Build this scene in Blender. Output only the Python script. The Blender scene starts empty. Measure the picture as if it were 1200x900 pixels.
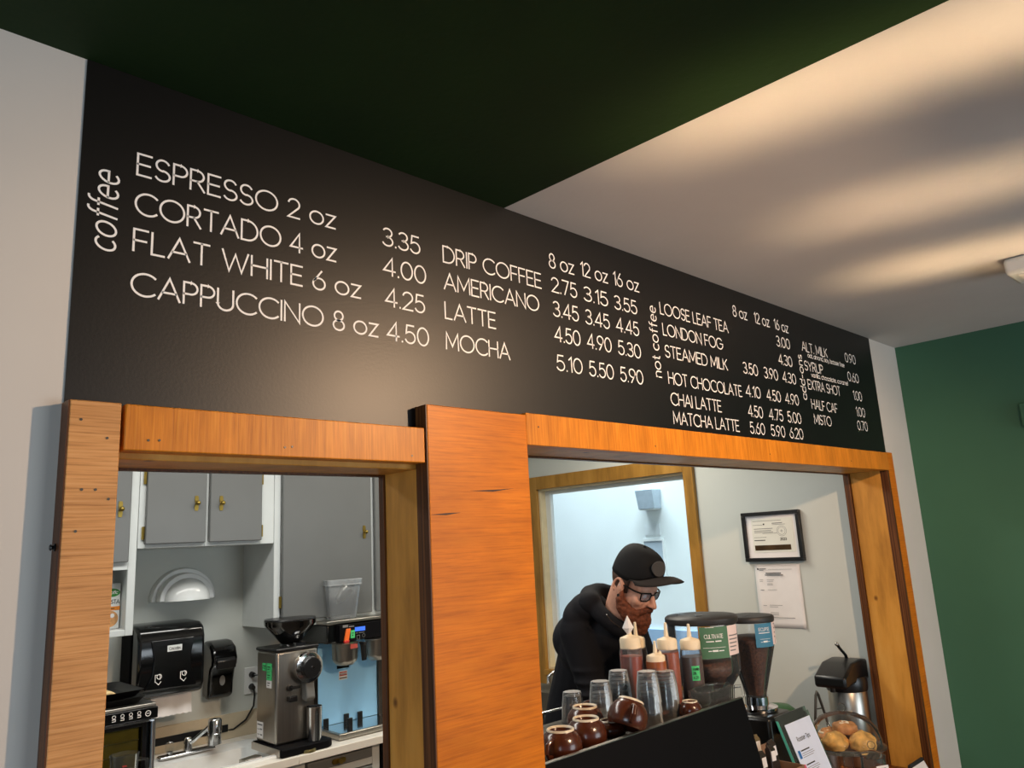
import bpy, bmesh, math, random
from mathutils import Vector, Matrix
random.seed(7)
SC = bpy.context.scene
COL = SC.collection
PI = math.pi

# ------------------------------------------------------------------ camera
cam_d = bpy.data.cameras.new('camera'); cam_d.sensor_width = 36.0; cam_d.lens = 26.91
cam_d.clip_start = 0.02; cam_d.clip_end = 60
cam = bpy.data.objects.new('camera', cam_d); COL.objects.link(cam)
R3 = Matrix(((0.7231288, -0.1041929, -0.6828093), (-0.6887386, -0.1834665, -0.7014122), (-0.0521905, 0.9774886, -0.2044316)))
cam.matrix_world = Matrix.Translation((0, -1.39, 1.78)) @ R3.to_4x4()
SC.camera = cam

# ------------------------------------------------------------------ world, lights, exposure
SC.view_settings.view_transform = 'Standard'
SC.view_settings.look = 'None'
SC.view_settings.gamma = 1.0
SC.view_settings.use_curve_mapping = False
SC.view_settings.exposure = 0.0
wd = bpy.data.worlds.new('sky'); SC.world = wd; wd.use_nodes = True
bg = wd.node_tree.nodes['Background']
bg.inputs[0].default_value = (0.58, 0.77, 1.0, 1); bg.inputs[1].default_value = 0.20

def light(kind, name, loc, aim, power, color, **kw):
    d = bpy.data.lights.new(name, kind); d.energy = power; d.color = color
    for k, v in kw.items(): setattr(d, k, v)
    o = bpy.data.objects.new(name, d); COL.objects.link(o); o.location = loc
    o.rotation_euler = (Vector(aim) - Vector(loc)).to_track_quat('-Z', 'Y').to_euler()
    return o
WARM = (1.0, 0.66, 0.40)
light('SPOT', 'warm_cafe_lamp', (1.95, -1.62, 2.45), (1.95, -.54, 1.40), 130, WARM, spot_size=math.radians(150), spot_blend=0.45, shadow_soft_size=0.035)
light('AREA', 'cafe_window_daylight', (3.2, -4.3, 1.4), (2.2, 0, 2.2), 60, (0.84, 0.93, 1.0), shape='RECTANGLE', size=2.6, size_y=1.5)
light('AREA', 'added_left_fill', (-2.6, -2.2, 1.5), (1.5, -.4, 1.6), 42, (0.74, 0.88, 1.0), shape='RECTANGLE', size=1.6, size_y=1.4)  # unseen cool fill added at left to lift the wall shadow and right jamb
for nm, x, y0, p, w in (('sun_glint_near', 1.50, -0.95, 1.15, 0.20), ('sun_glint_middle', 2.30, -0.95, .62, 0.15), ('sun_glint_far', 2.96, -0.86, 1.0, 0.18)):
    light('AREA', nm, (x + 0.25, y0 - 0.9, 0.45), (x, y0, 2.67), p, (1.0, 0.70, 0.40), shape='RECTANGLE', size=w, size_y=0.9, spread=math.radians(12))
light('AREA', 'kitchen_ceiling_lamp', (1.15, 1.35, 2.62), (1.15, 1.35, 0), 31, (1.0, 0.98, 0.92), shape='RECTANGLE', size=2.2, size_y=0.35)
light('AREA', 'bar_ceiling_lamp', (2.95, 1.25, 2.62), (2.95, 1.25, 0), 17, (1.0, 0.93, 0.80), shape='RECTANGLE', size=0.8, size_y=0.35)
light('AREA', 'outdoor_daylight', (4.35, 2.2, 5.2), (5.2, 2.2, 1.6), 500, (0.80, 0.95, 1.0), shape='RECTANGLE', size=3.0, size_y=1.0)

# ------------------------------------------------------------------ materials
def lin(c):
    r = []
    for v in c:
        v = v / 255.0
        r.append(v / 12.92 if v <= 0.04045 else ((v + 0.055) / 1.055) ** 2.4)
    return (r[0], r[1], r[2], 1.0)
MATS = {}
def _tex(nt, scale, detail=3.0, sc3=None):
    tc = nt.nodes.new('ShaderNodeTexCoord'); mp = nt.nodes.new('ShaderNodeMapping')
    nt.links.new(tc.outputs['Object'], mp.inputs['Vector'])
    if sc3: mp.inputs['Scale'].default_value = sc3
    nz = nt.nodes.new('ShaderNodeTexNoise'); nz.inputs['Scale'].default_value = scale; nz.inputs['Detail'].default_value = detail
    nt.links.new(mp.outputs['Vector'], nz.inputs['Vector'])
    return nz
def _ramp(nt, fac, stops):
    r = nt.nodes.new('ShaderNodeValToRGB'); e = r.color_ramp.elements
    while len(e) < len(stops): e.new(0.5)
    for i, (p, c) in enumerate(stops): e[i].position = p; e[i].color = c
    nt.links.new(fac, r.inputs['Fac']); return r
def mat(name, rgb, rough=0.5, metal=0.0, spec=0.5, var=0.06, nscale=18.0, bump=0.0, bscale=200.0, sc3=None, emit=None, estr=0.0, trans=0.0, coat=0.0):
    m = bpy.data.materials.new(name); m.use_nodes = True; nt = m.node_tree; b = nt.nodes['Principled BSDF']
    c = lin(rgb)
    nz = _tex(nt, nscale, 3.0, sc3)
    lo = tuple(v * (1 - var) for v in c[:3]) + (1,); hi = tuple(min(1, v * (1 + var)) for v in c[:3]) + (1,)
    r = _ramp(nt, nz.outputs['Fac'], [(0.3, lo), (0.7, hi)])
    nt.links.new(r.outputs['Color'], b.inputs['Base Color'])
    b.inputs['Roughness'].default_value = rough; b.inputs['Metallic'].default_value = metal; b.inputs['Specular IOR Level'].default_value = spec
    if trans: b.inputs['Transmission Weight'].default_value = trans
    if coat: b.inputs['Coat Weight'].default_value = coat; b.inputs['Coat Roughness'].default_value = max(.03, rough * .9)
    if bump:
        n2 = _tex(nt, bscale, 4.0); bp = nt.nodes.new('ShaderNodeBump'); bp.inputs['Strength'].default_value = bump; bp.inputs['Distance'].default_value = 0.003
        nt.links.new(n2.outputs['Fac'], bp.inputs['Height']); nt.links.new(bp.outputs['Normal'], b.inputs['Normal'])
    if emit:
        b.inputs['Emission Color'].default_value = lin(emit); b.inputs['Emission Strength'].default_value = estr
    MATS[name] = m; return m
def wood(name, dark, mid, light_, sc3, rough=0.42, blot=2.2, knots=False, bump=0.25, coat=0.15, contrast=0.2):
    m = bpy.data.materials.new(name); m.use_nodes = True; nt = m.node_tree; b = nt.nodes['Principled BSDF']
    g = _tex(nt, 1.0, 5.0, sc3); g.inputs['Roughness'].default_value = 0.65
    r = _ramp(nt, g.outputs['Fac'], [(0.5 - contrast, lin(dark)), (0.5, lin(mid)), (0.5 + contrast, lin(light_))])
    bl = _tex(nt, blot, 4.0, tuple(max(0.8, s ** 0.35) for s in sc3))
    rb = _ramp(nt, bl.outputs['Fac'], [(0.32, (0.55, 0.5, 0.46, 1)), (0.66, (1.0, 1.0, 1.0, 1))])
    mx = nt.nodes.new('ShaderNodeMix'); mx.data_type = 'RGBA'; mx.blend_type = 'MULTIPLY'; mx.inputs[0].default_value = 0.55
    nt.links.new(r.outputs['Color'], mx.inputs[6]); nt.links.new(rb.outputs['Color'], mx.inputs[7])
    out = mx.outputs[2]
    if knots:
        vo = nt.nodes.new('ShaderNodeTexVoronoi'); vo.inputs['Scale'].default_value = 7.0
        tc = nt.nodes.new('ShaderNodeTexCoord'); mp = nt.nodes.new('ShaderNodeMapping'); mp.inputs['Scale'].default_value = (1, 1, 0.8)
        nt.links.new(tc.outputs['Object'], mp.inputs['Vector']); nt.links.new(mp.outputs['Vector'], vo.inputs['Vector'])
        rk = _ramp(nt, vo.outputs['Distance'], [(0.03, (0.16, 0.08, 0.03, 1)), (0.085, (1, 1, 1, 1))])
        m2 = nt.nodes.new('ShaderNodeMix'); m2.data_type = 'RGBA'; m2.blend_type = 'MULTIPLY'; m2.inputs[0].default_value = 0.8
        nt.links.new(out, m2.inputs[6]); nt.links.new(rk.outputs['Color'], m2.inputs[7]); out = m2.outputs[2]
    nt.links.new(out, b.inputs['Base Color']); b.inputs['Roughness'].default_value = rough; b.inputs['Coat Weight'].default_value = coat * .3; b.inputs['Coat Roughness'].default_value = 0.3; b.inputs['Specular IOR Level'].default_value = .25
    bp = nt.nodes.new('ShaderNodeBump'); bp.inputs['Strength'].default_value = bump; bp.inputs['Distance'].default_value = 0.002
    nt.links.new(g.outputs['Fac'], bp.inputs['Height']); nt.links.new(bp.outputs['Normal'], b.inputs['Normal'])
    MATS[name] = m; return m
def glass(name, tint=(0.96, 0.98, 0.97), gloss=0.5, haze=0.0, rough=0.04, edge=0.0):
    m = bpy.data.materials.new(name); m.use_nodes = True; nt = m.node_tree
    nt.nodes.remove(nt.nodes['Principled BSDF']); out = nt.nodes['Material Output']
    tr = nt.nodes.new('ShaderNodeBsdfTransparent'); tr.inputs[0].default_value = (*tint, 1)
    gl = nt.nodes.new('ShaderNodeBsdfGlossy'); gl.inputs['Roughness'].default_value = rough
    lw = nt.nodes.new('ShaderNodeLayerWeight'); lw.inputs['Blend'].default_value = gloss * .5
    nz = _tex(nt, 30, 2); mu = nt.nodes.new('ShaderNodeMath'); mu.operation = 'MULTIPLY_ADD'; mu.inputs[1].default_value = haze * .5; mu.inputs[2].default_value = haze * .75
    nt.links.new(nz.outputs['Fac'], mu.inputs[0])
    pw = nt.nodes.new('ShaderNodeMath'); pw.operation = 'POWER'; pw.inputs[1].default_value = 3.0; nt.links.new(lw.outputs['Facing'], pw.inputs[0])
    ad = nt.nodes.new('ShaderNodeMath'); ad.operation = 'MULTIPLY_ADD'; ad.inputs[1].default_value = edge; nt.links.new(pw.outputs[0], ad.inputs[0]); nt.links.new(mu.outputs[0], ad.inputs[2])
    mx = nt.nodes.new('ShaderNodeMixShader'); nt.links.new(lw.outputs['Fresnel'], mx.inputs[0]); nt.links.new(tr.outputs[0], mx.inputs[1]); nt.links.new(gl.outputs[0], mx.inputs[2])
    df = nt.nodes.new('ShaderNodeBsdfDiffuse'); df.inputs[0].default_value = (0.85, 0.87, 0.87, 1)
    m2 = nt.nodes.new('ShaderNodeMixShader'); nt.links.new(ad.outputs[0], m2.inputs[0]); nt.links.new(mx.outputs[0], m2.inputs[1]); nt.links.new(df.outputs[0], m2.inputs[2])
    nt.links.new(m2.outputs[0], out.inputs['Surface']); MATS[name] = m; return m

# ------------------------------------------------------------------ mesh helpers
class MB:
    def __init__(s): s.bm = bmesh.new(); s.mi = 0
    def _f(s, vs):
        try:
            f = s.bm.faces.new(vs); f.material_index = s.mi; return f
        except ValueError: return None
    def hexa(s, p):            # 8 points: bottom 4 ccw, top 4 ccw
        v = [s.bm.verts.new(q) for q in p]
        for a in ((3, 2, 1, 0), (4, 5, 6, 7), (0, 1, 5, 4), (1, 2, 6, 5), (2, 3, 7, 6), (3, 0, 4, 7)): s._f([v[i] for i in a])
        return s
    def box(s, x0, x1, y0, y1, z0, z1):
        return s.hexa([(x0, y0, z0), (x1, y0, z0), (x1, y1, z0), (x0, y1, z0), (x0, y0, z1), (x1, y0, z1), (x1, y1, z1), (x0, y1, z1)])
    def frustum(s, c, a0, b0, z0, a1, b1, z1):   # rectangular taper about c=(x,y)
        x, y = c
        return s.hexa([(x - a0, y - b0, z0), (x + a0, y - b0, z0), (x + a0, y + b0, z0), (x - a0, y + b0, z0), (x - a1, y - b1, z1), (x + a1, y - b1, z1), (x + a1, y + b1, z1), (x - a1, y + b1, z1)])
    def loft(s, rings, cap0=True, cap1=True, closed=True):
        R = [[s.bm.verts.new(p) for p in r] for r in rings]; n = len(R[0])
        for a, b in zip(R, R[1:]):
            for i in range(n if closed else n - 1):
                j = (i + 1) % n; s._f((a[i], a[j], b[j], b[i]))
        if cap0: s._f(list(reversed(R[0])))
        if cap1: s._f(R[-1])
        return s
    def lathe(s, c, prof, n=32, M=None, cap0=True, cap1=True, flute=0.0):
        rings = []
        for r, z in prof:
            ring = []
            for i in range(n):
                a = 2 * PI * i / n; rr = max(r, 1e-4) * (1 - (flute if i % 2 else 0))
                p = Vector((rr * math.cos(a), rr * math.sin(a), z))
                if M is not None: p = M @ p
                ring.append(p + Vector(c))
            rings.append(ring)
        return s.loft(rings, cap0, cap1)
    def cyl(s, p0, p1, r0, r1=None, n=20):
        r1 = r0 if r1 is None else r1
        p0 = Vector(p0); p1 = Vector(p1); q = (p1 - p0).to_track_quat('Z', 'Y').to_matrix(); L = (p1 - p0).length
        return s.lathe(p0, [(r0, 0), (r1, L)], n, q)
    def tube(s, pts, r, n=10, cap=True):
        pts = [Vector(p) for p in pts]; rs = r if isinstance(r, (list, tuple)) else [r] * len(pts)
        rings = []; up = None
        for i, p in enumerate(pts):
            t = (pts[min(i + 1, len(pts) - 1)] - pts[max(i - 1, 0)]).normalized()
            if up is None: up = t.orthogonal().normalized()
            up = (up - t * up.dot(t)).normalized(); w = t.cross(up)
            rings.append([p + (up * math.cos(2 * PI * k / n) + w * math.sin(2 * PI * k / n)) * rs[i] for k in range(n)])
        return s.loft(rings, cap, cap)
    def ball(s, c, r, n=20, m=12, M=None):
        rx, ry, rz = r if isinstance(r, (tuple, list)) else (r, r, r)
        rings = []
        for j in range(m + 1):
            th = PI * j / m; ring = []
            for i in range(n):
                a = 2 * PI * i / n
                p = Vector((rx * max(math.sin(th), 1e-3) * math.cos(a), ry * max(math.sin(th), 1e-3) * math.sin(a), -rz * math.cos(th)))
                if M is not None: p = M @ p
                ring.append(p + Vector(c))
            rings.append(ring)
        return s.loft(rings)
    def prism(s, poly, axis, a0, a1):      # poly of 2D points; axis 'x': (y,z) 'y': (x,z) 'z': (x,y)
        def P(u, v, a): return {'x': (a, u, v), 'y': (u, a, v), 'z': (u, v, a)}[axis]
        A = [s.bm.verts.new(P(u, v, a0)) for u, v in poly]; B = [s.bm.verts.new(P(u, v, a1)) for u, v in poly]
        n = len(A); s._f(list(reversed(A))); s._f(B)
        for i in range(n): s._f((A[i], A[(i + 1) % n], B[(i + 1) % n], B[i]))
        return s
    def xf(s, M): bmesh.ops.transform(s.bm, matrix=M, verts=s.bm.verts); return s
    def build(s, name, m, parent=None, origin=None, bevel=0.0, smooth=True, ang=35, mods=(), seg=2):
        bmesh.ops.recalc_face_normals(s.bm, faces=s.bm.faces)
        org = Vector(origin) if origin is not None else Vector((0, 0, 0))
        off = world_loc(parent) if parent is not None else org
        bmesh.ops.translate(s.bm, vec=-off, verts=s.bm.verts)
        me = bpy.data.meshes.new(name); s.bm.to_mesh(me); s.bm.free()
        for mm in (m if isinstance(m, (list, tuple)) else [m]): me.materials.append(mm if not isinstance(mm, str) else MATS[mm])
        if smooth and len(me.polygons):
            me.shade_smooth(); me.set_sharp_from_angle(angle=math.radians(ang))
        o = bpy.data.objects.new(name, me); COL.objects.link(o)
        if parent is not None: o.parent = parent
        else: o.location = org
        if bevel:
            bv = o.modifiers.new('bevel', 'BEVEL'); bv.width = bevel; bv.segments = seg; bv.limit_method = 'ANGLE'; bv.angle_limit = math.radians(40)
        return o
def world_loc(o):
    v = Vector((0, 0, 0))
    while o is not None: v += Vector(o.location); o = o.parent
    return v
def tag(o, label, cat, group=None, kind=None):
    o['label'] = label; o['category'] = cat
    if group: o['group'] = group
    if kind: o['kind'] = kind
    return o
def thing(name, loc, label, cat, group=None):
    o = bpy.data.objects.new(name, None); COL.objects.link(o); o.location = loc; o.empty_display_size = 0.05
    return tag(o, label, cat, group)
def struct(o): o['kind'] = 'structure'; return o
def copy_thing(src, loc, label):
    def cp(o, par):
        c = o.copy(); COL.objects.link(c)
        if par is not None: c.parent = par
        for k in list(o.children): cp(k, c)
        return c
    c = cp(src, None); c.location = loc; c['label'] = label; return c

# ------------------------------------------------------------------ monoline lettering
def arc(cx, cy, rx, ry, a0, a1, n=16):
    return [(cx + rx * math.cos(math.radians(a0 + (a1 - a0) * i / n)), cy + ry * math.sin(math.radians(a0 + (a1 - a0) * i / n))) for i in range(n + 1)]
P_ = [(0, 0), (0, 1), (.26, 1)] + arc(.26, .73, .27, .27, 90, -90) + [(0, .46)]
G = {
 'A': (.80, [[(0, 0), (.40, 1), (.80, 0)], [(.14, .33), (.66, .33)]]),
 'B': (.54, [P_, [(0, .46), (.28, .46)] + arc(.28, .23, .27, .23, 90, -90) + [(0, 0)]]),
 'C': (.84, [arc(.5, .5, .5, .5, 45, 315, 24)]),
 'D': (.76, [[(0, 0), (0, 1), (.28, 1)] + arc(.28, .5, .48, .5, 90, -90, 20) + [(0, 0)]]),
 'E': (.52, [[(.52, 1), (0, 1), (0, 0), (.52, 0)], [(0, .52), (.47, .52)]]),
 'F': (.50, [[(.5, 1), (0, 1), (0, 0)], [(0, .5), (.45, .5)]]),
 'G': (.98, [arc(.5, .5, .5, .5, 42, 360, 24) + [(.56, .5)]]),
 'H': (.68, [[(0, 0), (0, 1)], [(.68, 0), (.68, 1)], [(0, .52), (.68, .52)]]),
 'I': (.02, [[(.01, 0), (.01, 1)]]),
 'K': (.60, [[(0, 0), (0, 1)], [(.58, 1), (0, .42)], [(.18, .6), (.60, 0)]]),
 'L': (.46, [[(0, 1), (0, 0), (.46, 0)]]),
 'M': (.86, [[(0, 0), (.03, 1), (.43, .2), (.83, 1), (.86, 0)]]),
 'N': (.70, [[(0, 0), (0, 1), (.70, 0), (.70, 1)]]),
 'O': (1.0, [arc(.5, .5, .5, .5, 0, 360, 32)]),
 'P': (.53, [P_]),
 'R': (.57, [P_, [(.27, .46), (.57, 0)]]),
 'S': (.56, [arc(.28, .74, .25, .26, 25, 270) + arc(.28, .25, .28, .25, 85, -155)]),
 'T': (.62, [[(0, 1), (.62, 1)], [(.31, 1), (.31, 0)]]),
 'U': (.64, [[(0, 1), (0, .32)] + arc(.32, .32, .32, .32, 180, 360) + [(.64, 1)]]),
 'V': (.74, [[(0, 1), (.37, 0), (.74, 1)]]),
 'W': (1.08, [[(0, 1), (.28, 0), (.54, .85), (.80, 0), (1.08, 1)]]),
 'X': (.66, [[(0, 0), (.66, 1)], [(0, 1), (.66, 0)]]),
 'Y': (.66, [[(0, 1), (.33, .45), (.66, 1)], [(.33, .45), (.33, 0)]]),
 '0': (.62, [arc(.31, .5, .31, .5, 0, 360, 28)]),
 '1': (.20, [[(0, .8), (.19, 1), (.19, 0)]]),
 '2': (.56, [arc(.28, .72, .27, .28, 165, -35) + [(0, 0), (.56, 0)]]),
 '3': (.54, [arc(.26, .76, .24, .24, 150, -90), [(.2, .52), (.26, .52)] + arc(.26, .26, .28, .26, 90, -155)]),
 '4': (.62, [[(.46, 0), (.46, 1), (0, .26), (.62, .26)]]),
 '5': (.54, [[(.48, 1), (.10, 1), (.05, .55)] + arc(.26, .32, .28, .32, 128, -155)]),
 '6': (.58, [arc(.29, .30, .29, .30, 0, 360, 24), [(.42, 1), (.04, .42)]]),
 '7': (.52, [[(0, 1), (.52, 1), (.16, 0)]]),
 '8': (.56, [arc(.28, .76, .22, .24, 0, 360, 20), arc(.28, .26, .28, .26, 0, 360, 22)]),
 '9': (.58, [arc(.29, .70, .29, .30, 0, 360, 24), [(.54, .58), (.16, 0)]]),
 '.': (.05, [[(.025, 0), (.025, .05)]]), ',': (.06, [[(.04, .08), (0, -.12)]]), '-': (.34, [[(0, .36), (.34, .36)]]), '%': (.6, [arc(.13, .8, .13, .18, 0, 360, 10), arc(.5, .2, .13, .18, 0, 360, 10), [(.05, 0), (.55, 1)]]),
 'a': (.58, [arc(.29, .34, .29, .34, 0, 360, 20), [(.58, .68), (.58, 0)]]),
 'b': (.58, [[(0, 1), (0, 0)], arc(.29, .34, .29, .34, 0, 360, 20)]),
 'c': (.52, [arc(.32, .34, .32, .34, 48, 312, 18)]),
 'd': (.58, [arc(.29, .34, .29, .34, 0, 360, 20), [(.58, 1), (.58, 0)]]),
 'e': (.58, [[(.01, .36), (.58, .36)] + arc(.29, .34, .29, .34, 4, 310, 18)]),
 'f': (.34, [[(.14, -.0), (.14, .78)] + arc(.32, .8, .18, .2, 180, 80, 8), [(0, .66), (.32, .66)]]),
 'h': (.50, [[(0, 0), (0, 1)], [(0, .42)] + arc(.25, .43, .25, .25, 180, 0, 10) + [(.5, 0)]]),
 'i': (.02, [[(.01, 0), (.01, .68)], [(.01, .88), (.01, .93)]]),
 'l': (.02, [[(.01, 0), (.01, 1)]]),
 'm': (.84, [[(0, 0), (0, .68)], [(0, .45)] + arc(.21, .46, .21, .22, 180, 0, 10) + [(.42, 0)], [(.42, .45)] + arc(.63, .46, .21, .22, 180, 0, 10) + [(.84, 0)]]),
 'n': (.50, [[(0, 0), (0, .68)], [(0, .42)] + arc(.25, .43, .25, .25, 180, 0, 10) + [(.5, 0)]]),
 'o': (.68, [arc(.34, .34, .34, .34, 0, 360, 24)]),
 'p': (.58, [[(0, .68), (0, -.3)], arc(.29, .34, .29, .34, 0, 360, 20)]),
 'r': (.28, [[(0, 0), (0, .68)], [(0, .4)] + arc(.26, .42, .26, .26, 180, 80, 8)]),
 's': (.40, [arc(.20, .51, .18, .17, 35, 260, 10) + arc(.20, .17, .20, .17, 85, -150, 10)]),
 't': (.30, [[(.14, .92), (.14, .14)] + arc(.28, .14, .14, .14, 180, 290, 6), [(0, .66), (.30, .66)]]),
 'u': (.50, [[(0, .68), (0, .25)] + arc(.25, .25, .25, .25, 180, 360, 10), [(.5, .68), (.5, 0)]]),
 'v': (.50, [[(0, .68), (.25, 0), (.5, .68)]]),
 'x': (.46, [[(0, 0), (.46, .68)], [(0, .68), (.46, 0)]]),
 'y': (.50, [[(0, .68), (.26, .02)], [(.5, .68), (.16, -.3)]]),
 'z': (.48, [[(0, .68), (.48, .68), (0, 0), (.48, 0)]]),
}
def strokes(txt, gap=.15, space=.42):
    x = 0.0; out = []
    for ch in txt:
        if ch == ' ': x += space - gap * .3; continue
        w, st = G[ch]
        for s in st: out.append([(x + a, b) for a, b in s])
        x += w + gap
    return out, x - gap
def ribbon(mb, pts, hw, to3):
    n = len(pts); L = []; Rr = []
    closed = n > 3 and abs(pts[0][0] - pts[-1][0]) + abs(pts[0][1] - pts[-1][1]) < 1e-6
    for i in range(n):
        a = pts[i - 1] if i > 0 else (pts[-2] if closed else None)
        c = pts[i + 1] if i < n - 1 else (pts[1] if closed else None)
        p = pts[i]
        d = []
        if a: d.append(Vector((p[0] - a[0], p[1] - a[1])).normalized())
        if c: d.append(Vector((c[0] - p[0], c[1] - p[1])).normalized())
        if len(d) == 2:
            t = d[0] + d[1]
            t = t.normalized() if t.length > 1e-4 else d[0]
            nrm = Vector((-t.y, t.x)); k = max(.45, abs(nrm.dot(Vector((-d[0].y, d[0].x))))); nrm = nrm * (hw / k); q = p
        else:
            t = d[0]; nrm = Vector((-t.y, t.x)) * hw; e = hw * .6 * (1 if a else -1); q = (p[0] + t.x * e, p[1] + t.y * e)
        L.append(mb.bm.verts.new(to3(q[0] + nrm.x, q[1] + nrm.y))); Rr.append(mb.bm.verts.new(to3(q[0] - nrm.x, q[1] - nrm.y)))
    for i in range(n - 1): mb._f((L[i], Rr[i], Rr[i + 1], L[i + 1]))
def lettering(name, txt, m, parent, origin, ux, uy, width, height, weight=.1, gap=.15, shear=0.0, space=.42, label=None):
    """flat painted letters from origin (baseline start) along ux, up uy"""
    st, W = strokes(txt, gap, space); sx = width / W; mb = MB(); o = Vector(origin); ux = Vector(ux); uy = Vector(uy)
    for s in st:
        pts = [((a + shear * b) * sx, b * height) for a, b in s]
        ribbon(mb, pts, weight * height * .5, lambda a, b: o + ux * a + uy * b)
    ob = mb.build(name, m, parent, smooth=False)
    if label: ob['label'] = label
    return ob
def bars(name, m, parent, origin, ux, uy, rows, label=None):
    """small printed lines: rows of (u0, u1, v, thickness)"""
    mb = MB(); o = Vector(origin); ux = Vector(ux); uy = Vector(uy)
    for u0, u1, v, t in rows:
        mb._f([mb.bm.verts.new(o + ux * a + uy * b) for a, b in ((u0, v), (u1, v), (u1, v + t), (u0, v + t))])
    ob = mb.build(name, m, parent, smooth=False)
    if label: ob['label'] = label
    return ob

# material library
mat('white_paint', (208, 203, 196), .75, var=.03, nscale=3, bump=.05, bscale=60)
mat('kitchen_paint', (200, 204, 198), .6, var=.02, nscale=3)
mat('ceiling_paint', (205, 200, 196), .85, var=.04, nscale=2.5, bump=.25, bscale=45)
mat('green_ceiling_paint', (14, 40, 4), .75, var=.15, nscale=4, bump=.2, bscale=60, spec=.3)
mat('green_wall_paint', (56, 102, 76), .6, var=.06, nscale=2)
mat('black_board', (8, 7, 6), .41, var=.12, nscale=6, bump=.05, bscale=160, spec=.5)
mat('lettering_white', (246, 244, 242), .6, var=.02)
mat('floor_tile', (120, 104, 90), .6, var=.1)
wood('orange_stain', (146, 74, 8), (212, 120, 18), (228, 142, 30), (6, 6, 170), blot=2.6, contrast=.4, bump=.15)
wood('orange_header', (160, 88, 20), (218, 134, 36), (238, 164, 60), (170, 6, 6), blot=3.0, contrast=.35, bump=.15)
wood('tan_sawn', (146, 94, 48), (220, 160, 98), (236, 182, 124), (5, 5, 190), blot=1.6, contrast=.26, bump=.4)
wood('pine_lining', (150, 100, 36), (218, 156, 68), (234, 178, 92), (10, 10, 1.6), blot=1.4, knots=True, contrast=.3, bump=.1)
wood('sash_wood', (110, 76, 30), (166, 122, 52), (186, 140, 70), (14, 14, 2), blot=1.5, contrast=.3, bump=.1)
wood('ply_edge', (44, 24, 12), (92, 54, 26), (140, 90, 46), (160, 160, 1.5), blot=2, contrast=.25)
mat('dark_edge', (52, 28, 16), .6, var=.2)
mat('cabinet_grey', (108, 109, 107), .38, var=.03, nscale=5)
mat('cabinet_white', (206, 210, 208), .5, var=.02)
mat('brass', (150, 128, 62), .35, .9, var=.1)
mat('chrome', (215, 216, 218), .12, 1.0, var=.03)
mat('steel', (176, 172, 164), .3, 1.0, var=.08, nscale=6, sc3=(40, 40, 1))
mat('dark_steel', (84, 80, 74), .4, .8, var=.1)
mat('black_plastic', (18, 18, 19), .32, var=.1)
mat('black_gloss', (10, 11, 12), .12, var=.1, coat=.4)
mat('black_matte', (6, 6, 9), .7, var=.1, spec=.12)
mat('white_plastic', (226, 228, 226), .35, var=.02)
mat('white_gloss', (232, 235, 234), .15, var=.02)
mat('paper', (232, 228, 226), .8, var=.02)
mat('print_grey', (120, 120, 120), .8, var=.02)
mat('print_black', (30, 30, 30), .8, var=.02)
mat('green_sticker', (70, 196, 116), .6, var=.03)
mat('counter_white', (226, 222, 212), .35, var=.02)
mat('beige', (196, 182, 156), .5, var=.05)
glass('clear_glass', gloss=.28, haze=.014, edge=.25)
glass('pane_glass', (0.98, 0.99, 1.0), gloss=.3, haze=.004)
glass('clear_plastic', (0.97, 0.975, 0.98), gloss=.4, haze=.012, rough=.08, edge=.2)
glass('milky_plastic', (0.97, 0.95, 0.93), gloss=.4, haze=.06, rough=.2)
glass('tub_plastic', (0.93, 0.95, 0.96), gloss=.5, haze=.20, rough=.2)
glass('green_edge_acrylic', (0.86, 0.95, 0.92), gloss=.4, haze=.02)
glass('tumbler_glass', (0.965, 0.975, 0.97), gloss=.8, haze=.04, rough=.03, edge=.9)
# ================================================================== ROOM
def slab(name, m, boxes, bevel=0.0):
    mb = MB()
    for b in boxes: mb.box(*b)
    return struct(mb.build(name, m, None, bevel=bevel))
slab('floor', 'floor_tile', [(-2, 5.6, -6, 3.6, -.1, 0)])
mb = MB()
mb.hexa([(1.62, -6, 2.675), (4.146, -6, 2.675), (4.146, 0, 2.675), (1.357, 0, 2.675), (1.62, -6, 2.80), (4.146, -6, 2.80), (4.146, 0, 2.80), (1.357, 0, 2.80)])
mb.mi = 1
mb.hexa([(-2, -6, 2.675), (1.62, -6, 2.675), (1.357, 0, 2.675), (-2, 0, 2.675), (-2, -6, 2.80), (1.62, -6, 2.80), (1.357, 0, 2.80), (-2, 0, 2.80)])
mb.mi = 0
mb.box(-2, 3.75, 0, 2.55, 2.675, 2.80)
struct(mb.build('ceiling', ['ceiling_paint', 'green_ceiling_paint'], None, smooth=False))
# wall with the menu: two serving openings
LX0, LX1, RX0, RX1, WB = 0.385, 1.06, 1.335, 3.72, 0.70
slab('wall_front', 'white_paint', [(-2, LX0, 0, .125, 0, 2.675), (LX0, LX1, 0, .125, 0, WB), (LX1, RX0, 0, .125, 0, 2.675), (RX0, RX1, 0, .125, 0, WB), (RX1, 4.146, 0, .125, 0, 2.675),
      (LX0, LX1, 0, .125, 1.975, 2.675), (RX0, RX1, 0, .125, 2.045, 2.675)])
slab('wall_right', 'green_wall_paint', [(4.146, 4.30, -6, .125, 0, 2.675)])
slab('wall_back', 'kitchen_paint', [(-2, 3.75, 2.55, 2.65, 0, 2.675)])
WY0, WY1, WZ0, WZ1 = 1.09, 2.26, .98, 2.13
slab('wall_end', 'kitchen_paint', [(3.75, 3.87, .125, WY0, 0, 2.675), (3.75, 3.87, WY1, 2.65, 0, 2.675), (3.75, 3.87, WY0, WY1, 0, WZ0), (3.75, 3.87, WY0, WY1, WZ1, 2.675)])
slab('wall_outside', mat('outside_render', (226, 232, 232), .8, var=.03, nscale=2), [(5.2, 5.3, -.5, 5.5, 1.06, 4.0)])
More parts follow.
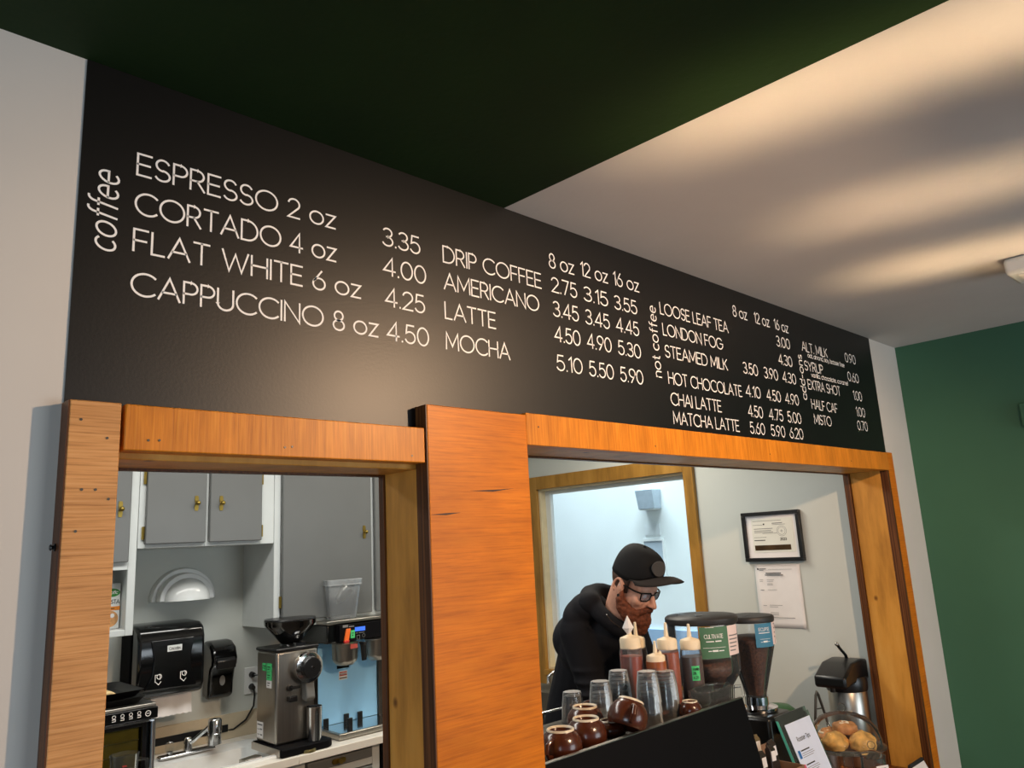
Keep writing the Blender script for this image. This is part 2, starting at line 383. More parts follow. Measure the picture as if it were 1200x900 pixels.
slab('wall_outside_base', mat('outside_base', (150, 178, 208), .7, var=.03, nscale=2), [(5.17, 5.3, -.5, 5.5, 0, 1.06)])

# wooden surrounds of the two openings
def trim(n, m, *boxes, bevel=.002):
    mb = MB()
    for b in boxes: mb.box(*b)
    return struct(mb.build('trim_%d' % n, m, None, origin=((boxes[0][0] + boxes[0][1]) / 2, boxes[0][2], boxes[0][4]), bevel=bevel))
def edge(par, x0, x1, y0, y1, z0, z1):
    MB().box(x0, x1, y0, y1, z0, z1).build('plywood_edge', 'ply_edge', par)
def nail_marks(par, pts, y):
    mb = MB()
    for x, z in pts: mb.cyl((x, y, z), (x, y - .0008, z), .0022, n=8)
    mb.build('nail_mark', 'dark_steel', par)
t1 = trim(1, 'tan_sawn', (.3275, .405, -.040, 0, .6, 2.044)); edge(t1, .3255, .3275, -.040, 0, .6, 2.043)
nail_marks(t1, [(.345, 2.012), (.385, 1.984), (.352, 1.9), (.392, 1.885), (.372, 1.9), (.347, 1.835)], -.0403)
t2 = trim(2, 'orange_header', (.412, 1.036, -.038, 0, 1.966, 2.044)); nail_marks(t2, [(.45, 1.984), (.468, 1.985), (.70, 1.984), (.715, 1.986), (1.0, 1.98)], -.0383)
t3 = trim(3, 'orange_stain', (1.0415, 1.355, -.042, 0, .6, 2.098)); edge(t3, 1.0385, 1.0415, -.041, 0, .6, 2.097)
mb = MB()
for u0, v0, u1, v1 in ((1.043, 1.852, 1.13, 1.856), (1.16, 1.905, 1.30, 1.912)):
    mb.prism([(u0, v0), (u0 + (u1 - u0) * .5, v0 - .0015), (u1, v1), (u0 + (u1 - u0) * .5, v0 + .003)], 'y', -.0428, -.0415)
mb.build('split_crack', 'dark_edge', t3)
t4 = trim(4, 'orange_header', (1.3565, 3.715, -.040, 0, 2.022, 2.104)); nail_marks(t4, [(1.40, 2.07), (1.9, 2.045), (2.6, 2.05), (3.3, 2.05)], -.0403)
t5 = trim(5, 'orange_stain', (3.717, 3.795, -.032, 0, .6, 2.108)); edge(t5, 3.7, 3.717, -.034, 0, .6, 2.022)
# linings
trim(6, 'pine_lining', (LX0, .405, 0, .125, .72, 1.975))
trim(7, 'pine_lining', (1.04, LX1, 0, .125, .72, 1.975))
trim(8, 'pine_lining', (.405, 1.04, 0, .125, 1.955, 1.975))
trim(9, 'pine_lining', (RX0, 1.355, 0, .150, .72, 2.045))
trim(10, 'pine_lining', (3.70, RX1, 0, .140, .72, 2.045))
trim(11, 'pine_lining', (1.355, 3.70, 0, .145, 2.024, 2.045))
# casing on the kitchen side, seen edge-on
trim(12, 'ply_edge', (1.036, 1.11, .126, .146, .72, 2.03), bevel=.001)
trim(13, 'ply_edge', (.33, .41, .126, .146, .72, 2.03), bevel=.001)
trim(14, 'ply_edge', (.41, 1.036, .126, .146, 1.951, 2.03), bevel=.001)
trim(15, 'ply_edge', (3.685, 3.748, .141, .168, .72, 2.10), bevel=.001)
trim(16, 'ply_edge', (1.29, 3.685, .146, .166, 2.02, 2.10), bevel=.001)

# end-wall window
def win():
    mb = MB(); d0, d1 = 3.735, 3.75                         # casing boards
    mb.box(d0 - .01, d1, WY0 - .065, WY0, WZ0 - .09, WZ1 + .085); mb.box(d0 - .01, d1, WY1, WY1 + .075, WZ0 - .09, WZ1 + .085)
    mb.box(d0 - .01, d1, WY0, WY1, WZ1, WZ1 + .085); mb.box(d0 - .03, d1, WY0, WY1, WZ0 - .03, WZ0)
    w = struct(mb.build('window_1', 'sash_wood', None, origin=(3.75, 1.67, 1.5), bevel=.002))
    mb = MB()
    mb.box(3.751, 3.869, WY1 - .012, WY1, WZ0, WZ1); mb.box(3.751, 3.869, WY0, WY0 + .012, WZ0, WZ1); mb.box(3.751, 3.869, WY0 + .012, WY1 - .012, WZ1 - .012, WZ1); mb.box(3.751, 3.869, WY0 + .012, WY1 - .012, WZ0, WZ0 + .012)
    mb.build('reveal', mat('cream_wood', (206, 192, 156), .5), w)
    mb = MB()
    mb.box(3.80, 3.83, WY1 - .055, WY1 - .0125, WZ0 + .0125, WZ1 - .0125); mb.box(3.80, 3.83, WY0 + .0125, WY0 + .03, WZ0 + .0125, WZ1 - .0125); mb.box(3.80, 3.83, WY0 + .03, WY1 - .055, WZ1 - .035, WZ1 - .0125); mb.box(3.80, 3.83, WY0 + .03, WY1 - .055, WZ0 + .0125, WZ0 + .05)
    mb.build('sash', 'cabinet_white', w)
    MB().box(3.813, 3.817, WY0 + .04, WY1 - .05, WZ0 + .04, WZ1 - .04).build('pane', 'pane_glass', w)
win()

# ================================================================== MENU BOARD
BY = -.003
board = MB().box(.328, 3.802, BY, -.0005, 2.045, 2.674).build('menu_board', 'black_board', None, origin=(2.065, BY, 2.12))
tag(board, 'long black menu board with white drink names and prices above the wooden openings', 'menu board')
Xv, Zv = (1, 0, 0), (0, 0, 1)
LY = BY - .0008
H1, H2 = .0418, .0395
def item(t, x0, x1, z, h=H1, g=.15): lettering('item_lettering', t, 'lettering_white', board, (x0, LY, z), Xv, Zv, x1 - x0, h, .095, g)
def price(t, x0, x1, z, h=.0425, g=.14): lettering('price_lettering', t, 'lettering_white', board, (x0, LY, z), Xv, Zv, x1 - x0, h, .095, g)
for t, x1, z in (('ESPRESSO 2 oz', .833, 2.478), ('CORTADO 4 oz', .834, 2.402), ('FLAT WHITE 6 oz', .896, 2.330), ('CAPPUCCINO 8 oz', .940, 2.248)): item(t, .421, x1, z)
for t, x0, x1, z in (('3.35', .958, 1.064, 2.472), ('4.00', .959, 1.079, 2.400), ('4.25', .963, 1.073, 2.326), ('4.50', .966, 1.082, 2.246)): price(t, x0, x1, z)
for t, x1, z in (('DRIP COFFEE', 1.483, 2.470), ('AMERICANO', 1.468, 2.400), ('LATTE', 1.302, 2.325), ('MOCHA', 1.347, 2.248)): item(t, 1.136, x1, z)
for t, x0, x1, z in (('8 oz', 1.522, 1.626, 2.541), ('12 oz', 1.659, 1.782, 2.546), ('16 oz', 1.812, 1.939, 2.548)): price(t, x0, x1, z)
for z, row in ((2.470, ('2.75', '3.15', '3.55')), (2.399, ('3.45', '3.45', '4.45')), (2.326, ('4.50', '4.90', '5.30')), (2.243, ('5.10', '5.50', '5.90'))):
    for t, x0, x1 in zip(row, (1.526, 1.664, 1.807), (1.632, 1.773, 1.918)): price(t, x0, x1, z)
for t, x0, x1, z in (('LOOSE LEAF TEA', 2.047, 2.468, 2.495), ('LONDON FOG', 2.052, 2.418, 2.424), ('STEAMED MILK', 2.053, 2.434, 2.350), ('HOT CHOCOLATE', 2.057, 2.515, 2.261), ('CHAI LATTE', 2.060, 2.361, 2.192), ('MATCHA LATTE', 2.064, 2.468, 2.130)): item(t, x0, x1, z, H2)
for t, x0, x1 in (('8 oz', 2.518, 2.620), ('12 oz', 2.677, 2.793), ('16 oz', 2.835, 2.950)): price(t, x0, x1, 2.569, .041)
price('3.00', 2.834, 2.946, 2.499, .041); price('4.30', 2.834, 2.946, 2.425, .041)
for z, row in ((2.354, ('3.50', '3.90', '4.30')), (2.267, ('4.10', '4.50', '4.90')), (2.192, ('4.50', '4.75', '5.00')), (2.129, ('5.60', '5.90', '6.20'))):
    for t, x0, x1 in zip(row, (2.546, 2.701, 2.849), (2.652, 2.809, 2.960)): price(t, x0, x1, z, .041)
for t, x0, x1, z in (('ALT. MILK', 3.055, 3.296, 2.510), ('SYRUP', 3.058, 3.229, 2.427), ('EXTRA SHOT', 3.066, 3.377, 2.347), ('HALF CAF', 3.075, 3.320, 2.264), ('MISTO', 3.082, 3.242, 2.201)): item(t, x0, x1, z, H2)
for t, x0, x1, z in (('0.90', 3.484, 3.597, 2.517), ('0.60', 3.484, 3.601, 2.428), ('1.00', 3.517, 3.609, 2.343), ('1.00', 3.523, 3.617, 2.268), ('0.70', 3.514, 3.623, 2.204)): price(t, x0, x1, z, .041)
for t, x0, x1, z in (('oat, almond, soy, lactose free', 3.100, 3.462, 2.487), ('vanilla, chocolate, caramel', 3.110, 3.473, 2.403)): lettering('note_lettering', t, 'lettering_white', board, (x0, LY, z), Xv, Zv, x1 - x0, .019, .14, .13)
# the three headings run upwards: letters advance along +z, their tops point to -x
for t, x, z0, z1, h, sh, wt in (('coffee', .391, 2.318, 2.466, .047, .22, .085), ('not coffee', 2.020, 2.277, 2.513, .042, 0, .09), ('add-ons', 3.040, 2.298, 2.486, .042, 0, .10)):
    lettering('heading_lettering', t, 'lettering_white', board, (x, LY, z0), (0, 0, 1), (-1, 0, 0), z1 - z0, h, wt, .2, sh, .42)

# fixtures on ceiling and green wall at the right edge of the view
def ceiling_fixture():
    r = thing('ceiling_light', (3.2, -1.03, 2.675), 'white box light on the white ceiling at its right edge', 'ceiling light')
    MB().box(3.06, 3.24, -1.35, -.765, 2.615, 2.675).build('housing', 'white_plastic', r, bevel=.012)
    MB().box(3.085, 3.215, -1.32, -.80, 2.610, 2.616).build('diffuser', mat('diffuser_white', (236, 230, 218), .5), r)
ceiling_fixture()
r = thing('wall_box', (4.146, -.56, 2.24), 'small green painted box on the green wall at the right edge', 'wall box')
MB().box(4.116, 4.146, -.63, -.502, 2.185, 2.295).build('cover', 'green_wall_paint', r, bevel=.006)
MB().box(4.111, 4.117, -.60, -.53, 2.205, 2.275).build('face_plate', mat('green_plate', (84, 112, 86), .5), r, bevel=.002)
r = MB().lathe((0, 0, 0), [(.006, 0), (.006, .002), (.003, .003), (.003, .005), (.005, .006), (.004, .008)], 12, Matrix.Rotation(-PI / 2, 3, 'Y')).build('wall_peg', 'black_plastic', None, origin=(0, 0, 0))
r.location = (.3255, -.02, 1.812); tag(r, 'tiny dark peg on the left edge of the left wooden post', 'peg')

# unseen pendant added around the warm lamp: its opaque shade blocks light from the ceiling
r = thing('added_pendant_shade', (1.95, -1.62, 2.675), 'unseen dark metal pendant shade, added to keep the warm lamp off the ceiling', 'lamp')
MB().lathe((1.95, -1.62, 2.472), [(.150, 0), (.148, .004), (.11, .05), (.05, .085), (.03, .088), (.03, .115), (.001, .116)], 36, cap0=False).build('lamp_shade', 'dark_steel', r, ang=50)
MB().cyl((1.95, -1.62, 2.588), (1.95, -1.62, 2.66), .005, n=10).lathe((1.95, -1.62, 2.655), [(.045, 0), (.05, .019)], 24).build('ceiling_rose', 'black_plastic', r)
# ================================================================== KITCHEN SEEN THROUGH THE LEFT OPENING
CF, CB = 2.22, 2.55          # front and back of the wall cabinets
def knob(par, x, z, y):
    k = MB(); k.prism([(x - .007, z - .034), (x + .007, z - .034), (x + .0095, z - .018), (x + .006, z), (x + .0095, z + .018), (x + .007, z + .034), (x - .007, z + .034), (x - .0095, z + .018), (x - .006, z), (x - .0095, z - .018)], 'y', y - .003, y)
    b = k.build('handle_plate', 'brass', par)
    MB().cyl((x, y - .003, z), (x, y - .016, z), .005, n=10).ball((x, y - .022, z), .011, 14, 8).build('knob', 'brass', b)
def hinge(par, x, z, y):
    MB().box(x - .007, x + .007, y - .004, y, z - .028, z + .028).cyl((x, y - .006, z - .028), (x, y - .006, z + .028), .004, n=8).build('hinge', 'brass', par)
def door(par, x0, x1, z0, z1, y, kx=None, kz=None, hx=None, hz=()):
    d = MB().box(x0, x1, y - .020, y - .001, z0, z1).build('door', 'cabinet_grey', par, bevel=.004)
    if kx is not None: knob(d, kx, kz, y - .020)
    for z in hz: hinge(d, hx, z, y - .004)
    return d
# tall left unit with an open shelf below
r = thing('wall_cabinet', (.95, 2.38, 1.485), 'grey-doored wall cabinet with an open shelf holding a milk carton, at the far left', 'cabinet', 'grey and white kitchen wall cabinets')
mb = MB(); mb.box(.70, .72, CF, CB, 1.485, 2.66).box(1.148, 1.168, CF, CB, 1.485, 2.66).box(.72, 1.148, CF, CB, 1.485, 1.512).box(.72, 1.148, CF, CB, 1.758, 1.785).box(.72, 1.148, 2.535, CB, 1.512, 1.758)
mb.box(.72, 1.148, CF + .01, CB, 1.785, 2.66); mb.build('body', 'cabinet_white', r, bevel=.002)
MB().box(.72, 1.148, CF + .012, CB - .02, 1.7585, 1.7595).box(.721, 1.1475, 2.530, 2.5345, 1.513, 1.757).build('shelf_back', 'dark_edge', r)
MB().box(1.137, 1.170, CF - .012, CF, 1.485, 2.66).box(.70, 1.137, CF - .012, CF, 1.758, 1.792).box(.70, 1.137, CF - .012, CF, 1.485, 1.510).build('face_frame', 'cabinet_white', r, bevel=.002)
door(r, .74, 1.133, 1.79, 2.64, CF - .012, 1.089, 2.015)
# middle pair of doors
r = thing('wall_cabinet', (1.49, 2.38, 1.84), 'short wall cabinet with two grey doors above the white half-dome fitting', 'cabinet', 'grey and white kitchen wall cabinets')
MB().box(1.172, 1.808, CF, CB, 1.845, 2.66).build('body', 'cabinet_white', r, bevel=.002)
MB().box(1.172, 1.204, CF - .012, CF, 1.845, 2.66).box(1.464, 1.480, CF - .012, CF, 1.845, 2.66).box(1.735, 1.808, CF - .012, CF, 1.845, 2.66).box(1.204, 1.464, CF - .012, CF, 1.845, 1.872).box(1.480, 1.735, CF - .012, CF, 1.845, 1.872).build('face_frame', 'cabinet_white', r, bevel=.002)
door(r, 1.197, 1.463, 1.862, 2.64, CF - .012, 1.415, 2.040, 1.192, (1.911, 2.153, 2.5))
door(r, 1.480, 1.736, 1.862, 2.64, CF - .012, 1.531, 2.040, 1.740, (1.907, 2.160, 2.5))
# right tall pair
r = thing('wall_cabinet', (2.35, 2.38, 1.435), 'tall wall cabinet with large grey doors above the coffee brewer', 'cabinet', 'grey and white kitchen wall cabinets')
MB().box(1.812, 2.92, CF, CB, 1.440, 2.66).build('body', 'cabinet_white', r, bevel=.002)
MB().box(1.809, 1.842, CF - .014, CF, 1.436, 2.66).box(2.364, 2.386, CF - .014, CF, 1.436, 2.66).box(2.89, 2.92, CF - .014, CF, 1.436, 2.66).box(1.842, 2.364, CF - .014, CF, 1.436, 1.478).box(2.386, 2.89, CF - .014, CF, 1.436, 1.478).build('face_frame', 'cabinet_white', r, bevel=.002)
door(r, 1.846, 2.362, 1.468, 2.64, CF - .014, 2.315, 1.885, 1.842, (1.561, 2.5))
door(r, 2.387, 2.885, 1.468, 2.64, CF - .014, 2.435, 1.880, 2.889, (1.561, 2.5))

# carton on the open shelf
def carton():
    r = thing('milk_carton', (1.105, 2.345, 1.5125), 'white drink carton with green oval logo and latte picture on the open shelf', 'carton')
    MB().box(1.065, 1.142, 2.30, 2.385, 1.5125, 1.703).build('body', 'white_plastic', r, bevel=.003)
    MB().lathe((1.104, 2.342, 1.702), [(.022, 0), (.022, .006), (.018, .006), (.018, .022), (.015, .024)], 20).build('cap', 'white_plastic', r)
    y = 2.2995
    mb = MB(); mb.lathe((1.104, y, 1.664), [(.036, 0), (.036, .0006)], 28, Matrix(((1, 0, 0), (0, 0, -1), (0, .5, 0)))); mb.build('logo_oval', mat('logo_green', (58, 140, 62), .6), r)
    lettering('lettering', 'Pacific', 'lettering_white', r, (1.079, y - .001, 1.659), Xv, Zv, .05, .013, .16, .14, .2)
    lettering('lettering', 'BARISTA', 'print_black', r, (1.070, y - .0002, 1.618), Xv, Zv, .068, .016, .16, .16)
    MB().box(1.075, 1.141, y - .0006, y, 1.590, 1.606).build('orange_band', mat('band_orange', (232, 140, 44), .6), r)
    bars('print', 'print_black', r, (1.08, y - .0008, 1.596), Xv, Zv, [(0, .012, 0, .004), (.016, .04, 0, .004)])
    MB().lathe((1.102, y, 1.555), [(.034, 0), (.034, .0008)], 28, Matrix(((1, 0, 0), (0, 0, -1), (0, 1, 0)))).build('latte_picture', mat('latte_brown', (204, 150, 96), .6, var=.25, nscale=60), r)
    MB().lathe((1.112, y - .0006, 1.568), [(.009, 0), (.009, .0008)], 16, Matrix(((1, 0, 0), (0, 0, -1), (0, 1, 0)))).build('foam_picture', 'paper', r)
carton()

# white half-dome on the wall
r = thing('wall_sconce', (1.49, 2.55, 1.60), 'white stepped half-dome fitting with a flat bottom on the kitchen wall', 'wall light')
def halfdome(cx, z, rx, rz, y0, y1, dome):
    mb = MB(); rings = []
    N = 28; K = 10 if dome else 2
    for k in range(K + 1):
        t = k / K
        if dome: s = math.cos(t * PI / 2 * .97); y = y0 + (y1 - y0) * math.sin(t * PI / 2)
        else: s = 1 - .035 * t; y = y0 + (y1 - y0) * t
        rings.append([Vector((cx + rx * s * math.cos(PI * i / N), y, z + rz * s * math.sin(PI * i / N))) for i in range(N + 1)])
    return mb.loft(rings)
halfdome(1.500, 1.598, .158, .154, 2.55, 2.515, False).build('back_rim', 'white_plastic', r, bevel=.003)
halfdome(1.498, 1.598, .134, .130, 2.515, 2.47, False).build('middle_rim', 'white_plastic', r, bevel=.003)
halfdome(1.497, 1.598, .108, .104, 2.475, 2.40, True).build('shade', 'white_gloss', r, ang=60)

# paper towel dispenser
r = thing('towel_dispenser', (1.38, 2.55, 1.17), 'glossy black paper towel dispenser on the kitchen wall with a sheet hanging out', 'dispenser')
prof = [(2.55, 1.205), (2.40, 1.185), (2.355, 1.195), (2.335, 1.23), (2.335, 1.44), (2.352, 1.485), (2.39, 1.502), (2.55, 1.508)]
MB().prism(prof, 'x', 1.238, 1.535).build('body', 'black_gloss', r, bevel=.014, seg=3)
MB().prism([(1.268, 1.23), (1.498, 1.225), (1.475, 1.29), (1.468, 1.36), (1.482, 1.44), (1.29, 1.44), (1.305, 1.36), (1.298, 1.29)], 'y', 2.327, 2.336).build('raised_cover', 'black_gloss', r, bevel=.006)
MB().prism([(2.545, 1.205), (2.42, 1.19), (2.42, 1.49), (2.545, 1.50)], 'x', 1.232, 1.239).build('side_panel', 'black_matte', r, bevel=.004)
MB().box(1.36, 1.425, 2.3245, 2.3275, 1.385, 1.412).build('name_plate', 'white_plastic', r, bevel=.002)
lettering('lettering', 'Cascades', 'print_black', r, (1.367, 2.3238, 1.393), Xv, Zv, .05, .012, .12, .14)
for cx in (1.325, 1.435):
    mb = MB()
    ribbon(mb, [(cx - .013, 1.262), (cx - .013, 1.292), (cx + .008, 1.292), (cx + .008, 1.272)], .0013, lambda a, b: Vector((a, 2.3262, b)))
    ribbon(mb, arc(cx + .004, 1.284, .010, .010, 0, 360, 14), .0012, lambda a, b: Vector((a, 2.3262, b)))
    ribbon(mb, [(cx - .010, 1.262), (cx + .002, 1.250), (cx + .012, 1.262)], .0012, lambda a, b: Vector((a, 2.3262, b)))
    mb.build('hand_symbol', 'lettering_white', r, smooth=False)
mb = MB(); N = 14
top = [Vector((1.325 + .18 * i / N, 2.405 + .004 * math.sin(i * .9), 1.195)) for i in range(N + 1)]
bot = [Vector((1.325 + .18 * i / N, 2.398 + .005 * math.sin(i * .8 + 1), 1.098 + .0035 * (i % 2))) for i in range(N + 1)]
mb.loft([[*top, *[p + Vector((0, .0012, 0)) for p in reversed(top)]], [*bot, *[p + Vector((0, .0012, 0)) for p in reversed(bot)]]])
mb.build('paper_sheet', 'paper', r)

# soap dispenser
r = thing('soap_dispenser', (1.675, 2.55, 1.12), 'small black soap dispenser on the kitchen wall beside the towel dispenser', 'dispenser')
prof = [(2.55, 1.125), (2.50, 1.118), (2.472, 1.13), (2.468, 1.19), (2.452, 1.255), (2.430, 1.275), (2.424, 1.31), (2.445, 1.36), (2.49, 1.387), (2.55, 1.392)]
MB().prism(prof, 'x', 1.612, 1.738).build('body', 'black_gloss', r, bevel=.016, seg=3)
MB().lathe((1.675, 2.462, 1.205), [(.017, 0), (.017, .004)], 18, Matrix(((.8, 0, 0), (0, 0, -1), (0, 1.4, 0)))).build('level_window', 'cabinet_grey', r)
MB().prism([(2.432, 1.272), (2.412, 1.262), (2.410, 1.30), (2.426, 1.315)], 'x', 1.628, 1.722).build('push_bar', 'black_plastic', r, bevel=.004)

# outlet with two plugs and a cord
r = thing('wall_outlet', (1.86, 2.55, 1.17), 'white wall outlet with two black plugs beside the steel coffee grinder', 'outlet')
MB().box(1.826, 1.898, 2.542, 2.55, 1.105, 1.235).build('cover_plate', 'white_plastic', r, bevel=.003)
for z in (1.198, 1.142):
    MB().cyl((1.863, 2.542, z), (1.863, 2.541, z), .016, n=16).build('socket', 'cabinet_white', r)
c = MB().tube([(1.866, 2.523, 1.135), (1.868, 2.515, 1.10), (1.866, 2.52, 1.05), (1.83, 2.528, .99), (1.77, 2.535, .955), (1.742, 2.54, .956)], .0045, 8).build('power_cord', 'black_plastic', None, origin=(1.86, 2.53, 1.13))
tag(c, 'black cord running from the wall outlet down behind the tap', 'cord')
MB().cyl((1.863, 2.541, 1.140), (1.863, 2.518, 1.135), .016, .011, n=14).build('plug', 'black_plastic', c)
c = MB().tube([(1.866, 2.522, 1.198), (1.885, 2.510, 1.195), (1.92, 2.51, 1.16), (1.95, 2.515, 1.05)], .0045, 8).build('power_cord', 'black_plastic', None, origin=(1.9, 2.53, 1.198))
tag(c, 'short black cord of the upper plug passing behind the steel grinder', 'cord')
MB().cyl((1.863, 2.541, 1.198), (1.863, 2.518, 1.198), .015, .012, n=14).build('plug', 'black_plastic', c)

# black strip and beige backsplash
s_ = MB().box(1.15, 1.742, 2.532, 2.548, .950, .984).build('knife_strip', 'black_plastic', None, origin=(1.45, 2.54, .967), bevel=.002)
tag(s_, 'long black strip fixed to the wall behind the sink tap', 'strip')
slab('trim_20', 'beige', [(.6, 2.95, 2.536, 2.549, .915, 1.03)])

# counter with a hole for the sink, and lower cabinets
SX0, SX1, SY0, SY1 = 1.27, 1.80, 2.00, 2.40
ctr = MB().box(.6, SX0, 1.93, 2.55, .878, .914).box(SX1, 2.95, 1.93, 2.55, .878, .914).box(SX0, SX1, 1.93, SY0, .878, .914).box(SX0, SX1, SY1, 2.55, .878, .914).build('countertop', 'counter_white', None, origin=(1.8, 2.24, .878), bevel=.003)
tag(ctr, 'white kitchen countertop around the sink and below the coffee grinder', 'countertop')
r = thing('base_cabinet', (1.45, 2.25, 0), 'grey and white base cabinet with a brass latch below the white counter', 'cabinet')
MB().box(.6, 1.24, 1.99, 2.54, .0, .877).box(1.83, 2.245, 1.99, 2.54, 0, .877).box(1.24, 1.83, 1.99, 2.54, 0, .68).build('body', 'cabinet_white', r)
MB().box(1.22, 1.85, 1.97, 1.989, .1, .877).box(2.205, 2.247, 1.97, 1.989, .1, .877).box(1.85, 2.205, 1.97, 1.989, .1, .13).box(1.85, 2.205, 1.97, 1.989, .79, .822).box(1.85, 2.205, 1.97, 1.989, .867, .877).build('face_frame', 'cabinet_white', r, bevel=.002)
MB().box(.62, 1.80, 1.955, 1.97, .12, .86).build('panel', 'cabinet_grey', r, bevel=.003)
d = MB().box(1.856, 2.198, 1.957, 1.988, .824, .866).build('drawer', 'cabinet_grey', r, bevel=.004)
MB().prism([(1.985, .834), (2.045, .834), (2.052, .845), (2.045, .856), (1.985, .856), (1.978, .845)], 'y', 1.952, 1.958).cyl((2.015, 1.955, .845), (2.015, 1.932, .845), .011, n=14).build('latch', 'brass', d)
MB().box(1.856, 2.198, 1.957, 1.988, .14, .786).build('door', 'cabinet_grey', r, bevel=.004)
r = thing('open_shelf_unit', (2.6, 2.25, 0), 'dark open shelf beneath the white counter beside the base cabinet', 'shelf')
MB().box(2.252, 2.272, 1.96, 2.54, 0, .877).box(2.93, 2.95, 1.96, 2.54, 0, .877).box(2.272, 2.93, 2.52, 2.54, 0, .877).build('frame', 'black_matte', r)
for z in (.80, .62, .3): MB().box(2.273, 2.929, 1.97, 2.519, z, z + .018).build('shelf_board', 'cabinet_grey', r)

# sink
r = thing('kitchen_sink', (1.535, 2.2, .70), 'white enamel sink set into the counter under the towel dispenser', 'sink')
mb = MB(); N = 40
def rr(cx, cy, a, b, rad, z):
    pts = []
    for qx, qy, a0 in ((1, 1, 0), (-1, 1, 90), (-1, -1, 180), (1, -1, 270)):
        for k in range(7):
            t = math.radians(a0 + 90 * k / 6); pts.append(Vector((cx + qx * (a - rad) + rad * math.cos(t), cy + qy * (b - rad) + rad * math.sin(t), z)))
    return pts
cx, cy = (SX0 + SX1) / 2, (SY0 + SY1) / 2; a, b = (SX1 - SX0) / 2, (SY1 - SY0) / 2
mb.loft([rr(cx, cy, a + .012, b + .012, .03, .9145), rr(cx, cy, a + .010, b + .010, .03, .924), rr(cx, cy, a - .012, b - .012, .05, .924), rr(cx, cy - .03, a - .022, b - .05, .05, .912), rr(cx, cy - .03, a - .04, b - .07, .05, .74), rr(cx, cy - .03, a - .09, b - .12, .05, .725)], cap0=False)
mb.build('basin', 'white_gloss', r, ang=50)
MB().lathe((cx, cy - .03, .7255), [(.03, 0), (.03, .003), (.012, .002)], 20).build('drain', 'chrome', r)
# tap
r = thing('kitchen_tap', (1.48, 2.375, .925), 'chrome kitchen tap with a fat cylindrical filter head at the back of the sink', 'tap')
MB().box(1.355, 1.605, 2.35, 2.40, .9245, .938).build('base_plate', 'chrome', r, bevel=.008)
MB().lathe((1.485, 2.375, .938), [(.02, 0), (.018, .03), (.016, .05), (.012, .056)], 18).tube([(1.485, 2.375, .965), (1.505, 2.35, .985), (1.545, 2.32, 1.025), (1.566, 2.305, 1.05)], .009, 10).build('spout', 'chrome', r)
MB().lathe((1.575, 2.298, .955), [(.022, 0), (.03, .004), (.030, .05), (.0285, .052), (.0305, .054), (.0305, .105), (.026, .112)], 24).build('filter_head', 'chrome', r)
for x in (1.405, 1.59):
    h = MB().lathe((x, 2.378, .938), [(.014, 0), (.014, .012)], 16).build('handle_base', 'chrome', r)
    MB().lathe((x, 2.378, .950), [(.016, 0), (.02, .01), (.02, .032), (.014, .038)], 10, flute=.1).build('handle', 'clear_plastic', h)
# small boxes in the sink
b = MB().box(-.045, .045, -.022, .022, -.157, .03).xf(Matrix.Translation((1.655, 2.10, .885)) @ Matrix.Rotation(.25, 4, 'Z')).build('small_box', 'steel', None, origin=(1.655, 2.10, .885), bevel=.002)
tag(b, 'small metal tin leaning in the white sink', 'tin')
MB().box(-.03, .044, -.0235, -.022, .006, .026).xf(Matrix.Translation((1.655, 2.10, .885)) @ Matrix.Rotation(.25, 4, 'Z')).build('paper_label', 'paper', b)
# lid
l = MB().lathe((1.862, 1.968, .9145), [(.037, 0), (.038, .006), (.036, .013), (.03, .0135), (.028, .010), (0, .010)], 28).build('jar_lid', mat('bronze', (150, 140, 96), .3, .8), None, origin=(1.862, 1.968, .9145))
tag(l, 'round bronze jar lid lying on the counter in front of the steel grinder', 'lid')

# countertop oven with trays on top
r = thing('countertop_oven', (.96, 2.2, .914), 'black and silver countertop oven with a glass door at the left end of the counter', 'oven')
MB().box(.72, 1.198, 2.03, 2.46, .93, 1.218).build('body', 'black_plastic', r, bevel=.004)
MB().box(.715, 1.205, 2.0, 2.46, 1.218, 1.232).build('top_trim', 'steel', r, bevel=.003)
p = MB().box(.715, 1.21, 1.992, 2.03, 1.174, 1.217).build('control_panel', 'black_gloss', r, bevel=.002)
for i in range(4):
    x = 1.045 + i * .031; mb = MB()
    ribbon(mb, arc(x, 1.203, .006, .006, 0, 360, 12), .001, lambda a, b: Vector((a, 1.9915, b))); ribbon(mb, [(x - .006, 1.187), (x + .006, 1.187), (x + .006, 1.194), (x - .006, 1.194)], .001, lambda a, b: Vector((a, 1.9915, b)))
    mb.build('button_symbol', 'lettering_white', p, smooth=False)
mb = MB(); ribbon(mb, arc(1.172, 1.196, .010, .010, 0, 360, 18), .0011, lambda a, b: Vector((a, 1.9915, b))); ribbon(mb, [(1.166, 1.196), (1.178, 1.196)], .001, lambda a, b: Vector((a, 1.9915, b))); mb.build('dial_symbol', 'lettering_white', p, smooth=False)
d = MB().box(.72, .745, 1.995, 2.028, .935, 1.168).box(1.155, 1.195, 1.995, 2.028, .935, 1.168).box(.745, 1.155, 1.995, 2.028, .935, .965).box(.745, 1.155, 1.995, 2.028, 1.15, 1.168).build('door', 'black_gloss', r, bevel=.002)
MB().box(.745, 1.155, 2.008, 2.014, .965, 1.15).build('door_glass', glass('oven_glass', (.85, .85, .70), gloss=.3), d)
MB().cyl((1.187, 1.975, .94), (1.187, 1.975, 1.168), .010, n=14).cyl((1.187, 1.975, .96), (1.187, 2.0, .96), .006, n=10).cyl((1.187, 1.975, 1.14), (1.187, 2.0, 1.14), .006, n=10).box(.72, 1.195, 1.985, 1.996, 1.166, 1.173).build('door_handle', 'chrome', d)
